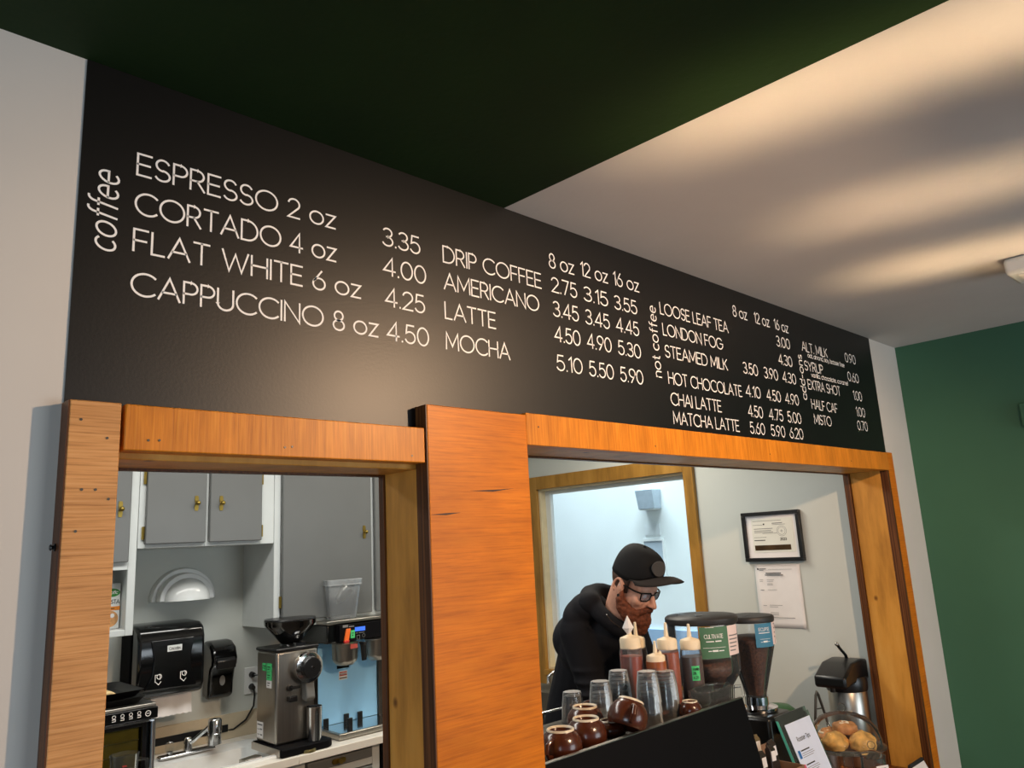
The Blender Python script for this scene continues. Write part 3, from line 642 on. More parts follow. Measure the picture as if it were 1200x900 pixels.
MB().box(.75, 1.15, 2.025, 2.03, .97, 1.148).build('inner_back', mat('oven_inside', (120, 112, 56), .5, var=.2), r)
mb = MB()
for k in range(3): mb.cyl((.75, 2.02, 1.0 + k * .05), (1.15, 2.02, 1.0 + k * .05), .002, n=6)
mb.build('oven_rack', 'steel', r)
for x in (.75, 1.17):
    for y in (2.06, 2.42): MB().cyl((x, y, .914), (x, y, .931), .014, n=10).build('foot', 'black_plastic', r)
def tray(z, label, x1, dx, tilt=0):
    mb = MB(); cx, cy, a, b = (.72 + x1) / 2, 2.2, (x1 - .72) / 2, .17
    mb.loft([rr(cx, cy, a - .02, b - .02, .03, z), rr(cx, cy, a, b, .03, z + .024), rr(cx, cy, a + .004, b + .004, .03, z + .026), rr(cx, cy, a - .004, b - .004, .03, z + .025), rr(cx, cy, a - .024, b - .024, .03, z + .003)])
    t = mb.build('baking_tray', 'black_plastic', None, origin=(cx, cy, z), ang=50); tag(t, label, 'tray', 'black baking trays on the oven'); return t
t = tray(1.2325, 'black baking tray lying directly on the oven', 1.178, 0); tray(1.2595, 'upper black baking tray holding a pale crumb sheet, stacked on the oven', 1.168, 0)
s_ = MB().prism([(.80, 1.265), (1.10, 1.265), (1.07, 1.283), (1.03, 1.279), (.95, 1.289), (.86, 1.280)], 'y', 2.12, 2.30).build('flatbread', mat('pastry_pale', (214, 190, 140), .7, var=.15), None, origin=(.96, 2.2, 1.265), bevel=.004)
tag(s_, 'pale flat bread lying in the upper black tray on the oven', 'bread')
# measuring jug
r = thing('measuring_jug', (1.07, 1.945, .914), 'clear glass measuring jug with red markings in front of the oven', 'jug')
mb = MB(); mb.lathe((1.07, 1.928, .9145), [(.038, 0), (.043, .004), (.050, .155), (.053, .16), (.050, .162), (.047, .155), (.040, .008), (.001, .007)], 32, cap1=False); mb.build('body', 'clear_glass', r, ang=50)
MB().tube([(1.117, 1.918, 1.05), (1.145, 1.911, 1.045), (1.150, 1.910, 1.0), (1.115, 1.920, .965)], .006, 8).build('handle', 'clear_glass', r)
mb = MB()
for k in range(6):
    z = .95 + k * .018
    for j in range(3):
        a0 = -2.0 + j * .1; a1 = a0 + .1; rad = .0445 + (z - .915) * .04
        mb._f([mb.bm.verts.new((1.07 + rad * math.cos(q), 1.928 + rad * math.sin(q), zz)) for q, zz in ((a0, z), (a1, z), (a1, z + .005), (a0, z + .005))])
mb.build('red_marking', mat('red_print', (190, 60, 60), .6), r, smooth=False)

# shop grinder
def shop_grinder():
    r = thing('coffee_grinder', (1.83, 2.12, .914), 'tall stainless coffee grinder with black hopper beside the sink', 'coffee grinder')
    MB().prism([(1.725, 1.945), (1.955, 1.945), (1.985, 1.965), (1.985, 2.02), (1.955, 2.24), (1.725, 2.24)], 'z', .9145, .95).build('base', 'black_matte', r, bevel=.006)
    MB().box(1.722, 1.726, 1.96, 2.235, .917, .948).build('base_side', 'steel', r)
    MB().box(1.738, 1.948, 2.03, 2.225, .95, 1.352).build('body', 'steel', r, bevel=.012, seg=3)
    MB().box(1.733, 1.953, 2.025, 2.23, 1.350, 1.366).build('top_plate', 'black_plastic', r, bevel=.006)
    MB().lathe((1.85, 2.115, 1.364), [(.05, 0), (.042, .012), (.05, .02), (.118, .098), (.120, .116), (.122, .118), (.114, .118), (.112, .10), (.045, .024), (.001, .022)], 36, cap1=False).build('hopper', 'black_gloss', r, ang=40)
    MB().lathe((1.85, 2.115, 1.484), [(.120, 0), (.118, .006), (.0, .010)], 36).build('hopper_lid', 'black_plastic', r)
    MB().cyl((1.85, 2.052, 1.372), (1.85, 2.036, 1.372), .009, n=10).box(1.835, 1.885, 2.03, 2.055, 1.365, 1.382).build('hopper_clamp', 'chrome', r)
    Ry = Matrix.Rotation(PI / 2, 3, 'X')
    k = MB().lathe((1.878, 2.03, 1.272), [(.052, 0), (.056, .004), (.058, .028), (.068, .030), (.068, .05), (.062, .052)], 36, Ry).build('adjustment_ring', 'chrome', r)
    MB().lathe((1.878, 1.978, 1.272), [(.050, 0), (.048, .022), (.044, .026), (.001, .026)], 30, Ry, flute=.05).build('knob', 'black_plastic', k)
    MB().lathe((1.878, 1.951, 1.272), [(.008, 0), (.007, .004), (.001, .004)], 12, Ry).build('bolt', 'chrome', k)
    MB().prism([(2.03, 1.225), (1.985, 1.215), (1.972, 1.14), (1.985, 1.122), (2.03, 1.13)], 'x', 1.862, 1.905).build('chute', 'cabinet_grey', r, bevel=.006)
    MB().cyl((1.80, 2.03, 1.19), (1.80, 2.008, 1.19), .012, n=12).cyl((1.80, 2.009, 1.19), (1.845, 2.008, 1.19), .006, n=8).build('clamp_lever', 'black_plastic', r)
    MB().box(1.79, 1.83, 2.0, 2.03, 1.13, 1.155).build('bag_clamp', 'black_plastic', r, bevel=.004)
    MB().box(1.93, 1.938, 2.01, 2.03, 1.0, 1.22).build('guide_rod', 'black_plastic', r)
    x = 1.7372
    for y0, z0, y1, z1, m in ((2.13, 1.298, 2.165, 1.264, 'green_sticker'), (2.072, 1.300, 2.122, 1.262, 'green_sticker'), (2.072, 1.260, 2.122, 1.226, 'green_sticker'), (2.072, 1.225, 2.122, 1.192, 'paper')):
        s_ = MB().box(x - .0006, x, y0, y1, z1, z0).build('sticker', m, r)
        bars('print', 'print_black', s_, (x - .0009, y1, z1), (0, -1, 0), Zv, [(.008, .035, .020, .004), (.008, .028, .010, .003)])
    s_ = MB().box(x - .0006, x, 2.150, 2.212, .968, 1.038).build('sticker', 'paper', r)
    bars('print', 'print_grey', s_, (x - .0009, 2.212, .968), (0, -1, 0), Zv, [(.006, .055, .055, .006), (.03, .052, .036, .006), (.006, .026, .036, .003), (.006, .03, .014, .003), (.036, .054, .012, .006)])
shop_grinder()
r = MB().lathe((1.905, 1.985, .9505), [(.028, 0), (.032, .003), (.036, .145), (.0375, .148), (.035, .148), (.030, .006), (.001, .005)], 30, cap1=False).build('steel_cup', 'chrome', None, origin=(1.905, 1.985, .9505), ang=40)
tag(r, 'polished steel dosing cup standing on the black base of the steel grinder', 'cup')

# drip brewer
def brewer():
    r = thing('coffee_brewer', (2.26, 2.28, .914), 'wide stainless twin drip coffee brewer under the tall cabinet', 'coffee brewer')
    MB().box(2.055, 2.47, 2.225, 2.50, .94, 1.345).build('body', 'dark_steel', r, bevel=.004)
    MB().box(2.057, 2.405, 2.219, 2.226, .945, 1.34).build('front_panel', mat('blue_reflection_steel', (150, 210, 255), .4, .08, var=.04, nscale=3), r, bevel=.003)  # blue window reflection painted in as the steel panel's base colour
    MB().box(2.405, 2.47, 2.205, 2.226, .945, 1.34).build('corner_post', 'dark_steel', r, bevel=.003)
    MB().box(2.045, 2.48, 2.11, 2.50, 1.345, 1.435).build('head', 'black_gloss', r, bevel=.006)
    MB().box(2.04, 2.485, 2.10, 2.505, 1.435, 1.452).build('top_plate', 'steel', r, bevel=.003)
    MB().box(2.098, 2.10, 2.08, 2.112, 1.345, 1.43).box(2.10, 2.48, 2.08, 2.112, 1.35, 1.428).build('control_panel', 'black_matte', r, bevel=.003)
    y = 2.0795
    MB().box(2.185, 2.245, y - .001, y, 1.392, 1.412).build('display', mat('lcd_blue', (60, 110, 230), .4, emit=(60, 110, 230), estr=.6), r)
    MB().prism([(2.118, 1.352), (2.143, 1.352), (2.156, 1.41), (2.132, 1.41)], 'y', y - .012, y).build('switch', mat('switch_orange', (236, 110, 40), .4), r, bevel=.003)
    MB().prism([(2.117, 1.346), (2.144, 1.346), (2.146, 1.356), (2.119, 1.356)], 'y', y - .015, y).build('switch_end', mat('switch_red', (190, 40, 40), .4), r, bevel=.002)
    for x, z in ((2.160, 1.362), (2.345, 1.372)):
        s_ = MB().box(x, x + .024, y - .001, y, z, z + .038).build('sticker', 'green_sticker', r); bars('print', 'print_black', s_, (x, y - .0014, z), Xv, Zv, [(.006, .018, .022, .004), (.008, .014, .010, .006)])
    mb = MB(); ribbon(mb, [(2.196, 1.353), (2.212, 1.353), (2.212, 1.372), (2.196, 1.372), (2.196, 1.353)], .0012, lambda a, b: Vector((a, y - .001, b))); ribbon(mb, arc(2.236, 1.368, .008, .008, 0, 360, 14), .001, lambda a, b: Vector((a, y - .001, b))); mb.build('button_symbol', 'cabinet_grey', r, smooth=False)
    bars('print', 'print_grey', r, (2.19, y - .001, 1.382), Xv, Zv, [(0, .012, 0, .003), (.018, .05, 0, .003), (-.075, -.045, .035, .012), (-.04, -.01, .034, .006), (.15, .18, .035, .006)])
    for cx in (2.142, 2.335):
        b = MB().lathe((cx, 2.105, 1.238), [(.040, 0), (.058, .018), (.062, .03), (.065, .100), (.068, .105), (.060, .107)], 32).build('brew_basket', 'steel', r, ang=40)
        MB().prism([(2.03, 1.340), (2.08, 1.340), (2.065, 1.325), (2.052, 1.25), (2.036, 1.255), (2.04, 1.325)], 'x', cx + .062, cx + .084).build('basket_handle', 'black_plastic', b, bevel=.004)
        MB().box(cx - .01, cx + .03, 2.036, 2.038, 1.318, 1.338).build('basket_label', mat('label_red', (170, 70, 60), .6), b)
    MB().box(2.045, 2.50, 2.00, 2.225, .918, .944).build('drip_tray', 'steel', r, bevel=.004)
    MB().box(2.06, 2.49, 2.01, 2.215, .944, .9455).build('drip_grate', 'chrome', r)
    for x, yy in ((2.075, 2.19), (2.155, 2.10), (2.20, 2.205), (2.27, 2.19), (2.44, 2.17)):
        MB().box(x, x + .026, yy, yy + .012, .9455, .985).build('tray_post', 'black_plastic', r, bevel=.002)
    MB().box(2.165, 2.235, 2.2175, 2.2195, 1.205, 1.262).build('spec_plate', 'black_matte', r)
    bars('print', 'lettering_white', r, (2.17, 2.2172, 1.21), Xv, Zv, [(.02, .044, .032, .006), (.004, .06, .012, .003)])
    MB().box(2.176, 2.224, 2.2175, 2.2195, 1.150, 1.192).build('warning_label', 'paper', r)
    bars('print', 'label_red', r, (2.178, 2.2172, 1.152), Xv, Zv, [(0, .044, .030, .006), (0, .044, .016, .006)])
    bars('print', 'print_grey', r, (2.178, 2.2170, 1.152), Xv, Zv, [(0, .044, .023, .004), (0, .044, .002, .008)])
    for x in (2.07, 2.47):
        MB().cyl((x, 2.47, .9145), (x, 2.47, .94), .015, n=10).build('foot', 'black_plastic', r)
brewer()
# tub with scoop
r = thing('plastic_tub', (2.165, 2.20, 1.453), 'translucent square plastic tub standing on top of the coffee brewer', 'tub')
T = Matrix.Translation((2.165, 2.20, 1.4535)) @ Matrix.Rotation(math.radians(-8), 4, 'Z')
def sq(a, z, rad=.015): return rr(0, 0, a, a, rad, z)
MB().loft([sq(.070, 0), sq(.072, .004), sq(.088, .165), sq(.094, .166), sq(.095, .195), sq(.091, .195), sq(.086, .166), sq(.069, .006), sq(.02, .005)], cap1=True).xf(T).build('body', 'tub_plastic', r, ang=50)
mb = MB()
for z in (.168, .192): mb.loft([sq(.0952, z), sq(.0965, z + .001), sq(.0952, z + .004)], False, False)
mb.xf(T).build('rim_band', 'tub_plastic', r)
mb = MB(); mb.lathe((0, 0, 0), [(.005, 0), (.022, .012), (.03, .05), (.032, .09), (.029, .09), (.026, .05), (.001, .014)], 20, cap1=False).cyl((0, 0, 0), (0, 0, -.07), .007, n=10)
s_ = mb.xf(Matrix.Translation((2.150, 2.19, 1.535)) @ Matrix.Rotation(math.radians(38), 4, 'Y') @ Matrix.Rotation(.2, 4, 'X')).build('scoop', 'steel', None, origin=(2.15, 2.19, 1.47))
tag(s_, 'metal coffee scoop standing aslant inside the translucent tub', 'scoop')
# ================================================================== BAR SEEN THROUGH THE RIGHT OPENING
mat('mug_brown', (74, 36, 22), .22, var=.15, nscale=25, coat=.3)
mat('mug_inside', (226, 214, 190), .4)
mat('beans', (78, 44, 26), .5, var=.6, nscale=120, bump=1.0, bscale=160)
mat('label_green', (74, 116, 86), .6, var=.03)
mat('label_blue', (62, 128, 160), .6, var=.03)
mat('label_pink', (232, 212, 208), .6, var=.02)
wood('bar_wood', (70, 36, 16), (120, 66, 30), (150, 90, 44), (3, 40, 40), blot=2)
c = MB().box(1.36, 3.69, -.22, .60, .70, .74).build('bar_counter', 'bar_wood', None, origin=(2.5, .2, .70), bevel=.004)
tag(c, 'long brown wooden bar counter running through the right opening under the espresso machine', 'counter')
r = thing('bar_base_cabinet', (2.5, .38, 0), 'plain pale cabinet carrying the wooden bar counter on the kitchen side', 'cabinet')
MB().box(1.40, 3.68, .18, .56, .08, .70).build('body', 'cabinet_white', r)
for i in range(4): MB().box(1.42 + i * .565, 1.42 + i * .565 + .55, .56, .578, .10, .68).build('door', 'cabinet_grey', r, bevel=.003)
MB().box(1.42, 3.66, .22, .52, 0, .08).build('plinth', 'black_matte', r)

# espresso machine
r = thing('espresso_machine', (1.87, .20, .74), 'black espresso machine with cups and glasses stored on top', 'espresso machine')
MT = 1.228
MB().hexa([(1.385, -.075, .80), (2.355, -.075, .80), (2.355, -.060, .80), (1.385, -.060, .80), (1.385, .028, 1.252), (2.352, .028, 1.252), (2.352, .040, 1.252), (1.385, .040, 1.252)]).build('back_panel', 'black_matte', r, bevel=.002)
MB().hexa([(1.385, .0275, 1.2515), (2.352, .0275, 1.2515), (2.352, .0405, 1.2515), (1.385, .0405, 1.2515), (1.385, .0275, 1.2535), (2.352, .0275, 1.2535), (2.352, .0405, 1.2535), (1.385, .0405, 1.2535)]).build('panel_rim', 'steel', r)
MB().box(1.385, 2.365, .042, .40, 1.205, MT).build('cup_tray', 'dark_steel', r, bevel=.003)
MB().hexa([(1.40, -.035, .80), (2.33, -.035, .80), (2.33, .27, .80), (1.40, .27, .80), (1.40, .042, 1.204), (2.33, .042, 1.204), (2.33, .27, 1.204), (1.40, .27, 1.204)]).build('body', 'black_plastic', r)
MB().box(1.40, 2.33, .27, .395, 1.06, 1.204).build('group_head_cover', 'steel', r, bevel=.008)
MB().box(1.40, 2.33, .272, .47, .80, .875).build('drip_tray', 'steel', r, bevel=.004)
for x in (1.65, 2.05):
    g = MB().lathe((x, .335, .985), [(.034, 0), (.036, .04), (.03, .075)], 20).build('group_head', 'chrome', r)
    MB().cyl((x, .36, 1.0), (x, .50, .985), .012, .014, n=12).build('portafilter_handle', 'black_plastic', g)
for x in (1.44, 2.29):
    for y in (0, .42): MB().lathe((x, y, .7405), [(.025, 0), (.02, .06)], 14).build('foot', 'chrome', r)
MB().tube([(1.387, .395, 1.228), (1.387, .395, 1.262), (2.362, .395, 1.262), (2.362, .395, 1.228)], .004, 8).build('cup_rail', 'chrome', r)

# upside-down mugs
def mug(loc, R=.056, Hh=.071, label='', tilt=None, small=False, ha=2.4, group='brown mugs on the espresso machine'):
    r = thing('coffee_mug', loc, label, 'mug', group)
    k = R / .056; h = Hh / .071
    T = Matrix.Translation(loc)
    if tilt is not None: T = T @ tilt
    prof = [(.049 * k, 0), (.0505 * k, .001), (.0545 * k, .012 * h), (.056 * k, .024 * h), (.0545 * k, .038 * h), (.050 * k, .050 * h), (.043 * k, .0595 * h), (.0375 * k, .063 * h), (.0365 * k, .066 * h), (.030 * k, .066 * h), (.028 * k, .061 * h), (.001, .061 * h)]
    MB().lathe((0, 0, 0), prof, 40, cap0=False, cap1=True).lathe((0, 0, 0), [(.049 * k, 0), (.051 * k, .012 * h), (.052 * k, .03 * h), (.04 * k, .054 * h), (.001, .056 * h)], 40, cap0=False).xf(T).build('body', 'mug_brown', r, ang=50)
    MB().lathe((0, 0, 0), [(.0368 * k, .0655 * h), (.0362 * k, .0695 * h), (.0345 * k, Hh), (.0315 * k, .0695 * h), (.0305 * k, .0655 * h)], 40, cap0=False, cap1=False).xf(T).build('foot_ring', 'mug_inside', r, ang=60)
    ca, sa = math.cos(ha), math.sin(ha)
    MB().tube([(ca * .050 * k, sa * .050 * k, .012 * h), (ca * .070 * k, sa * .070 * k, .012 * h), (ca * .080 * k, sa * .080 * k, .026 * h), (ca * .074 * k, sa * .074 * k, .044 * h), (ca * .046 * k, sa * .046 * k, .052 * h)], .0065 * k, 10).xf(T).build('handle', 'mug_brown', r)
    return r
mug((1.565, .105, MT), label='brown mug upside down beside the orange centre post, leftmost of the mugs', ha=3.4)
mug((1.690, .125, MT + .002), label='brown mug upside down with two bright highlights, in front of another mug', ha=.35)
mug((1.812, .235, MT), label='brown mug upside down half hidden behind a front mug and a glass', ha=.5)
mug((1.822, .150, MT), R=.046, Hh=.040, label='low brown cup upside down underneath the tipped mug', ha=2.6)
mug((1.815, .088, MT + .026), Hh=.078, R=.057, label='brown mug tipped aslant on top of another brown cup', tilt=Matrix.Rotation(math.radians(27), 4, 'Y'), ha=4.0)
mug((2.135, .085, MT), R=.036, Hh=.046, label='small copper-brown espresso cup upside down beside the clear tub', ha=.3, group='brown mugs on the espresso machine')

# tumblers in nested upside-down stacks
def tumbler(loc, label):
    prof = [(.0385, 0), (.0385, .003), (.0375, .012), (.0355, .045), (.029, .088), (.0275, .0895), (.001, .0895)]
    inner = [(.0365, 0), (.0355, .012), (.033, .045), (.0265, .078), (.001, .080)]
    g = MB().lathe(loc, prof, 24, cap0=False, cap1=False, flute=.06).lathe(loc, inner, 24, cap0=False, cap1=False).build('tumbler', 'tumbler_glass', None, origin=loc, ang=25)
    return tag(g, label, 'glass', 'upside-down tumblers on the espresso machine')
def tstack(x, y, n, step, where):
    names = {1: [''], 2: ['lower glass of ', 'top glass of '], 3: ['lowest glass of ', 'middle glass of ', 'top glass of ']}[n]
    for k in range(n): tumbler((x, y, MT + k * step), (names[k] + where).strip())
tstack(1.880, .345, 1, 0, 'single clear tumbler upside down behind the leftmost mugs')
tstack(1.920, .262, 2, .032, 'the two-tumbler stack just left of the tipped mug')
tstack(2.005, .255, 3, .026, 'the tall tumbler stack standing directly behind the tipped mug')
tstack(1.995, .135, 3, .030, 'the tumbler stack just right of the tipped mug')
tstack(2.108, .150, 3, .022, 'the rightmost tumbler stack beside the copper-brown espresso cup')

# squeeze bottles
def bottle(x, y, h, rad, sauce, label, fill=.76, tip='plain', sticker=False):
    z0 = MT
    r = thing('squeeze_bottle', (x, y, z0), label, 'bottle', 'squeeze bottles behind the glasses')
    zt = z0 + h * .72
    MB().lathe((x, y, z0), [(rad * .96, 0), (rad, .005), (rad, h * .62), (rad * .93, h * .68), (rad * .8, h * .72)], 28, cap1=True).build('bottle_body', 'milky_plastic', r, ang=45)
    MB().lathe((x, y, z0 + .002), [(rad * .95, 0), (rad * .985, .006), (rad * .985, h * .72 * fill), (.001, h * .72 * fill)], 28).build('sauce', sauce, r)
    MB().lathe((x, y, zt), [(rad * .90, -.012), (rad * .92, h * .05), (rad * .84, h * .075), (rad * .5, h * .09), (rad * .22, h * .105), (rad * .12, h * .27), (.001, h * .275)], 24).build('nozzle_cap', mat('cap_ivory', (236, 218, 186), .5) if 'cap_ivory' not in MATS else 'cap_ivory', r, ang=40)
    if tip == 'paper': MB().lathe((x - .004, y, zt + h * .11), [(.004, 0), (.019, h * .07), (.012, h * .12), (.001, h * .20)], 8).xf(Matrix.Identity(4)).build('paper_wrap', 'paper', r)
    if tip == 'double': MB().lathe((x + rad * .55, y - .005, zt + h * .06), [(rad * .22, 0), (rad * .16, h * .05), (.001, h * .07)], 12).build('side_cap', 'cap_ivory', r)
    if sticker:
        T = Matrix.Translation((x, y, z0 + h * .30)) @ Matrix.Rotation(math.radians(-128), 4, 'Z')
        mb = MB(); rr_ = rad + .0008
        A = [Vector((rr_ * math.cos(t), rr_ * math.sin(t), 0)) for t in [i * .12 - .36 for i in range(7)]]
        mb.loft([A + [p * .995 for p in reversed(A)], [p + Vector((0, 0, .046)) for p in A] + [p * .995 + Vector((0, 0, .046)) for p in reversed(A)]]).xf(T)
        s_ = mb.build('sticky_note', 'green_sticker', r, smooth=False)
        o = T @ Vector((rr_ * math.cos(-.34) + .0012, rr_ * math.sin(-.34), 0)); ux = (T.to_3x3() @ Vector((0.06, 1, 0))).normalized()
        nrm = (T.to_3x3() @ Vector((1, 0, 0)))
        o += nrm * .0028
        for t, v, w in (('Vanilla', .033, .020), ('2%', .020, .010), ('4.21', .006, .016)): lettering('lettering', t, 'print_black', s_, o + ux * .002 + Vector((0, 0, v)), ux, Zv, w, .008, .16, .14)
    return r
mat('sauce_red', (138, 50, 26), .35, var=.1); mat('sauce_caramel', (158, 86, 44), .35, var=.1); mat('sauce_amber', (150, 66, 22), .3, var=.1); mat('sauce_cocoa', (70, 44, 38), .4, var=.1)
bottle(2.085, .262, .292, .037, 'sauce_red', 'squeeze bottle of red-brown syrup with a white paper-wrapped tip, leftmost of the bottles', .82, 'paper')
bottle(2.225, .345, .265, .034, 'sauce_cocoa', 'dark squeeze bottle standing behind the leftmost two bottles, in front of the black sweatshirt', .9)
bottle(2.120, .190, .222, .033, 'sauce_caramel', 'shorter squeeze bottle of caramel syrup with a thin upright tip', .98, 'double')
bottle(2.222, .215, .268, .037, 'sauce_amber', 'squeeze bottle of amber syrup with an ivory cap, second from the bean hopper', .88)
bottle(2.305, .180, .256, .037, 'sauce_cocoa', 'squeeze bottle of dark syrup bearing a green note, beside the bean hopper', .80, 'plain', True)

# clear tub with thick handle rim
r = thing('clear_tub', (2.27, .085, MT), 'clear plastic tub with a looped handle in front of the bean hopper', 'tub')
mb = MB()
def rq(cx, cy, a, b, z, rad=.012): return rr(cx, cy, a, b, rad, z)
mb.loft([rq(2.268, .088, .080, .036, MT + .001), rq(2.268, .088, .084, .040, MT + .062), rq(2.268, .088, .081, .037, MT + .062), rq(2.268, .088, .077, .033, MT + .004)]).build('body', 'clear_plastic', r, ang=50)
mb = MB().tube([Vector((2.268 + .086 * math.cos(t), .088 + .042 * math.sin(t), MT + .063)) for t in [2 * PI * i / 28 for i in range(29)]], .0035, 8); mb.build('rim', 'clear_plastic', r)
MB().tube([(2.335, .052, MT + .058), (2.372, .040, MT + .056), (2.378, .040, MT + .03), (2.362, .044, MT + .012), (2.335, .052, MT + .010)], .0055, 10).build('handle', 'clear_plastic', r)

# bean grinders
def text_label(par, cx, cy, rad, a0, a1, z0, z1, m):
    mb = MB(); K = 12
    A = [Vector((cx + rad * math.cos(a0 + (a1 - a0) * i / K), cy + rad * math.sin(a0 + (a1 - a0) * i / K), z0)) for i in range(K + 1)]
    B = [Vector((cx + (rad - .0006) * math.cos(a0 + (a1 - a0) * i / K), cy + (rad - .0006) * math.sin(a0 + (a1 - a0) * i / K), z0)) for i in reversed(range(K + 1))]
    return mb.loft([A + B, [p + Vector((0, 0, z1 - z0)) for p in A + B]]).build('bag_label', m, par, ang=60)
def curved_letters(par, txt, cx, cy, rad, amid, z, width, h, m, wt=.12):
    st, W = strokes(txt, .17); mb = MB(); sx = width / W
    for s in st:
        pts = [(a * sx - width / 2, b * h) for a, b in s]
        ribbon(mb, pts, wt * h * .5, lambda a, b: Vector((cx + (rad + .001) * math.cos(amid + a / rad), cy + (rad + .001) * math.sin(amid + a / rad), z + b)))
    return mb.build('lettering', m, par, smooth=False)
def curved_bars(par, rows, cx, cy, rad, z, m):
    mb = MB()
    for a0, a1, dz, t in rows:
        for k in range(3):
            u0 = a0 + (a1 - a0) * k / 3; u1 = a0 + (a1 - a0) * (k + 1) / 3
            mb._f([mb.bm.verts.new((cx + (rad + .001) * math.cos(u), cy + (rad + .001) * math.sin(u), z + dz + q)) for u, q in ((u0, 0), (u1, 0), (u1, t), (u0, t))])
    return mb.build('print', m, par, smooth=False)
# large hopper grinder
cx, cy = 2.515, .265
r = thing('bean_grinder', (cx, cy, .74), 'black bean grinder with a wide clear hopper bearing a green label', 'coffee grinder')
MB().prism([(cx - .085, cy - .11), (cx + .085, cy - .11), (cx + .095, cy), (cx + .085, cy + .13), (cx - .085, cy + .13), (cx - .095, cy)], 'z', .741, 1.12).build('body', 'black_gloss', r, bevel=.012)
MB().lathe((cx, cy, 1.12), [(.075, 0), (.07, .02), (.06, .045), (.052, .05)], 28).build('neck', 'black_plastic', r)
h = MB().lathe((cx, cy, 1.165), [(.045, 0), (.050, .02), (.118, .120), (.124, .135), (.124, .30), (.121, .30), (.121, .136), (.115, .122), (.047, .022), (.042, 0)], 44, cap0=False, cap1=False).build('hopper', 'clear_plastic', r, ang=40)
MB().lathe((cx, cy, 1.17), [(.040, 0), (.046, .02), (.112, .118), (.117, .134), (.117, .150), (.08, .172), (.03, .160), (.001, .165)], 40).build('coffee_beans', 'beans', h, ang=70)['kind'] = 'stuff'
lid = MB().lathe((cx, cy, 1.462), [(.128, 0), (.131, .004), (.131, .020), (.124, .027), (.06, .033), (.001, .034)], 44).build('hopper_lid', mat('lid_grey', (46, 45, 45), .5), h, ang=40)
for a in (2.3, 3.6): MB().lathe((cx + .07 * math.cos(a), cy + .07 * math.sin(a), 1.491), [(.018, 0), (.016, .004)], 16).build('lid_dimple', 'black_plastic', lid)
amid = -2.28
text_label(h, cx, cy, .1255, amid - .36, amid + .48, 1.352, 1.458, 'label_green')
curved_letters(h, 'CULTIVATE', cx, cy, .1255, amid + .03, 1.420, .068, .013, 'lettering_white')
curved_bars(h, [(amid - .20, amid + .02, 1.408 - 1.352, .003), (amid + .06, amid + .24, .056, .004), (amid - .30, amid + .36, .036, .0012), (amid - .16, amid - .06, .024, .003), (amid - .04, amid + .12, .023, .006), (amid + .14, amid + .3, .024, .003), (amid - .2, amid + .05, .104, .0015)], cx, cy, .1255, 1.352, 'lettering_white')
text_label(h, cx, cy, .1256, amid + .484, amid + 1.02, 1.358, 1.458, 'label_pink')
curved_bars(h, [(amid + .52, amid + .78 + .05 * k, .02 + .0125 * k, .004) for k in range(5)], cx, cy, .1256, 1.352, 'print_grey')
# slim hopper grinder
cx, cy = 2.905, .30
r = thing('bean_grinder', (cx, cy, .74), 'black bean grinder with a slim tapering hopper bearing a blue label', 'coffee grinder')
MB().prism([(2.33 + .48, cy - .10), (cx + .09, cy - .10), (cx + .10, cy + .02), (cx + .08, cy + .13), (cx - .08, cy + .13), (cx - .10, cy + .02)], 'z', .741, 1.085).build('body', 'black_plastic', r, bevel=.014)
MB().box(cx - .06, cx + .05, cy - .2, cy - .10, 1.02, 1.075).build('doser_spout', 'black_gloss', r, bevel=.01)
MB().tube([(cx + .03, cy - .11, 1.07), (cx + .055, cy - .125, 1.02), (cx + .06, cy - .125, .94)], .005, 8).build('dosing_lever', 'chrome', r)
MB().lathe((cx, cy, 1.085), [(.075, 0), (.078, .006), (.078, .018), (.06, .022), (.046, .026), (.045, .055), (.05, .058)], 32).build('adjustment_collar', 'chrome', r, ang=40)
h = MB().lathe((cx, cy, 1.143), [(.040, 0), (.042, .012), (.094, .20), (.096, .215), (.096, .285), (.093, .285), (.093, .216), (.091, .20), (.038, .012), (.037, 0)], 40, cap0=False, cap1=False).build('hopper', 'clear_plastic', r, ang=40)
MB().lathe((cx, cy, 1.146), [(.034, 0), (.036, .012), (.088, .198), (.090, .214), (.05, .226), (.001, .222)], 36).build('coffee_beans', 'beans', h, ang=70)['kind'] = 'stuff'
lid = MB().lathe((cx, cy, 1.425), [(.099, 0), (.101, .004), (.101, .018), (.096, .024), (.05, .029), (.001, .030)], 40).build('hopper_lid', 'lid_grey', h, ang=40)
MB().lathe((cx - .05, cy - .02, 1.4505), [(.016, 0), (.014, .003)], 16).build('lid_dimple', 'black_plastic', lid)
amid = -2.02
text_label(h, cx, cy, .0985, amid - .38, amid + .46, 1.335, 1.424, 'label_blue')
curved_letters(h, 'ECLIPSE', cx, cy, .0985, amid + .02, 1.396, .048, .012, 'lettering_white')
curved_bars(h, [(amid - .24, amid + .28, .052, .003), (amid - .2, amid + .28, .030, .001), (amid - .08, amid + .12, .018, .006), (amid - .18, amid - .1, .019, .002), (amid + .14, amid + .24, .019, .002)], cx, cy, .0985, 1.335, 'lettering_white')
text_label(h, cx, cy, .0986, amid + .465, amid + .86, 1.340, 1.424, 'label_pink')
curved_bars(h, [(amid + .62, amid + .70, .022 + .016 * k, .004) for k in range(4)], cx, cy, .0986, 1.345, 'print_black')

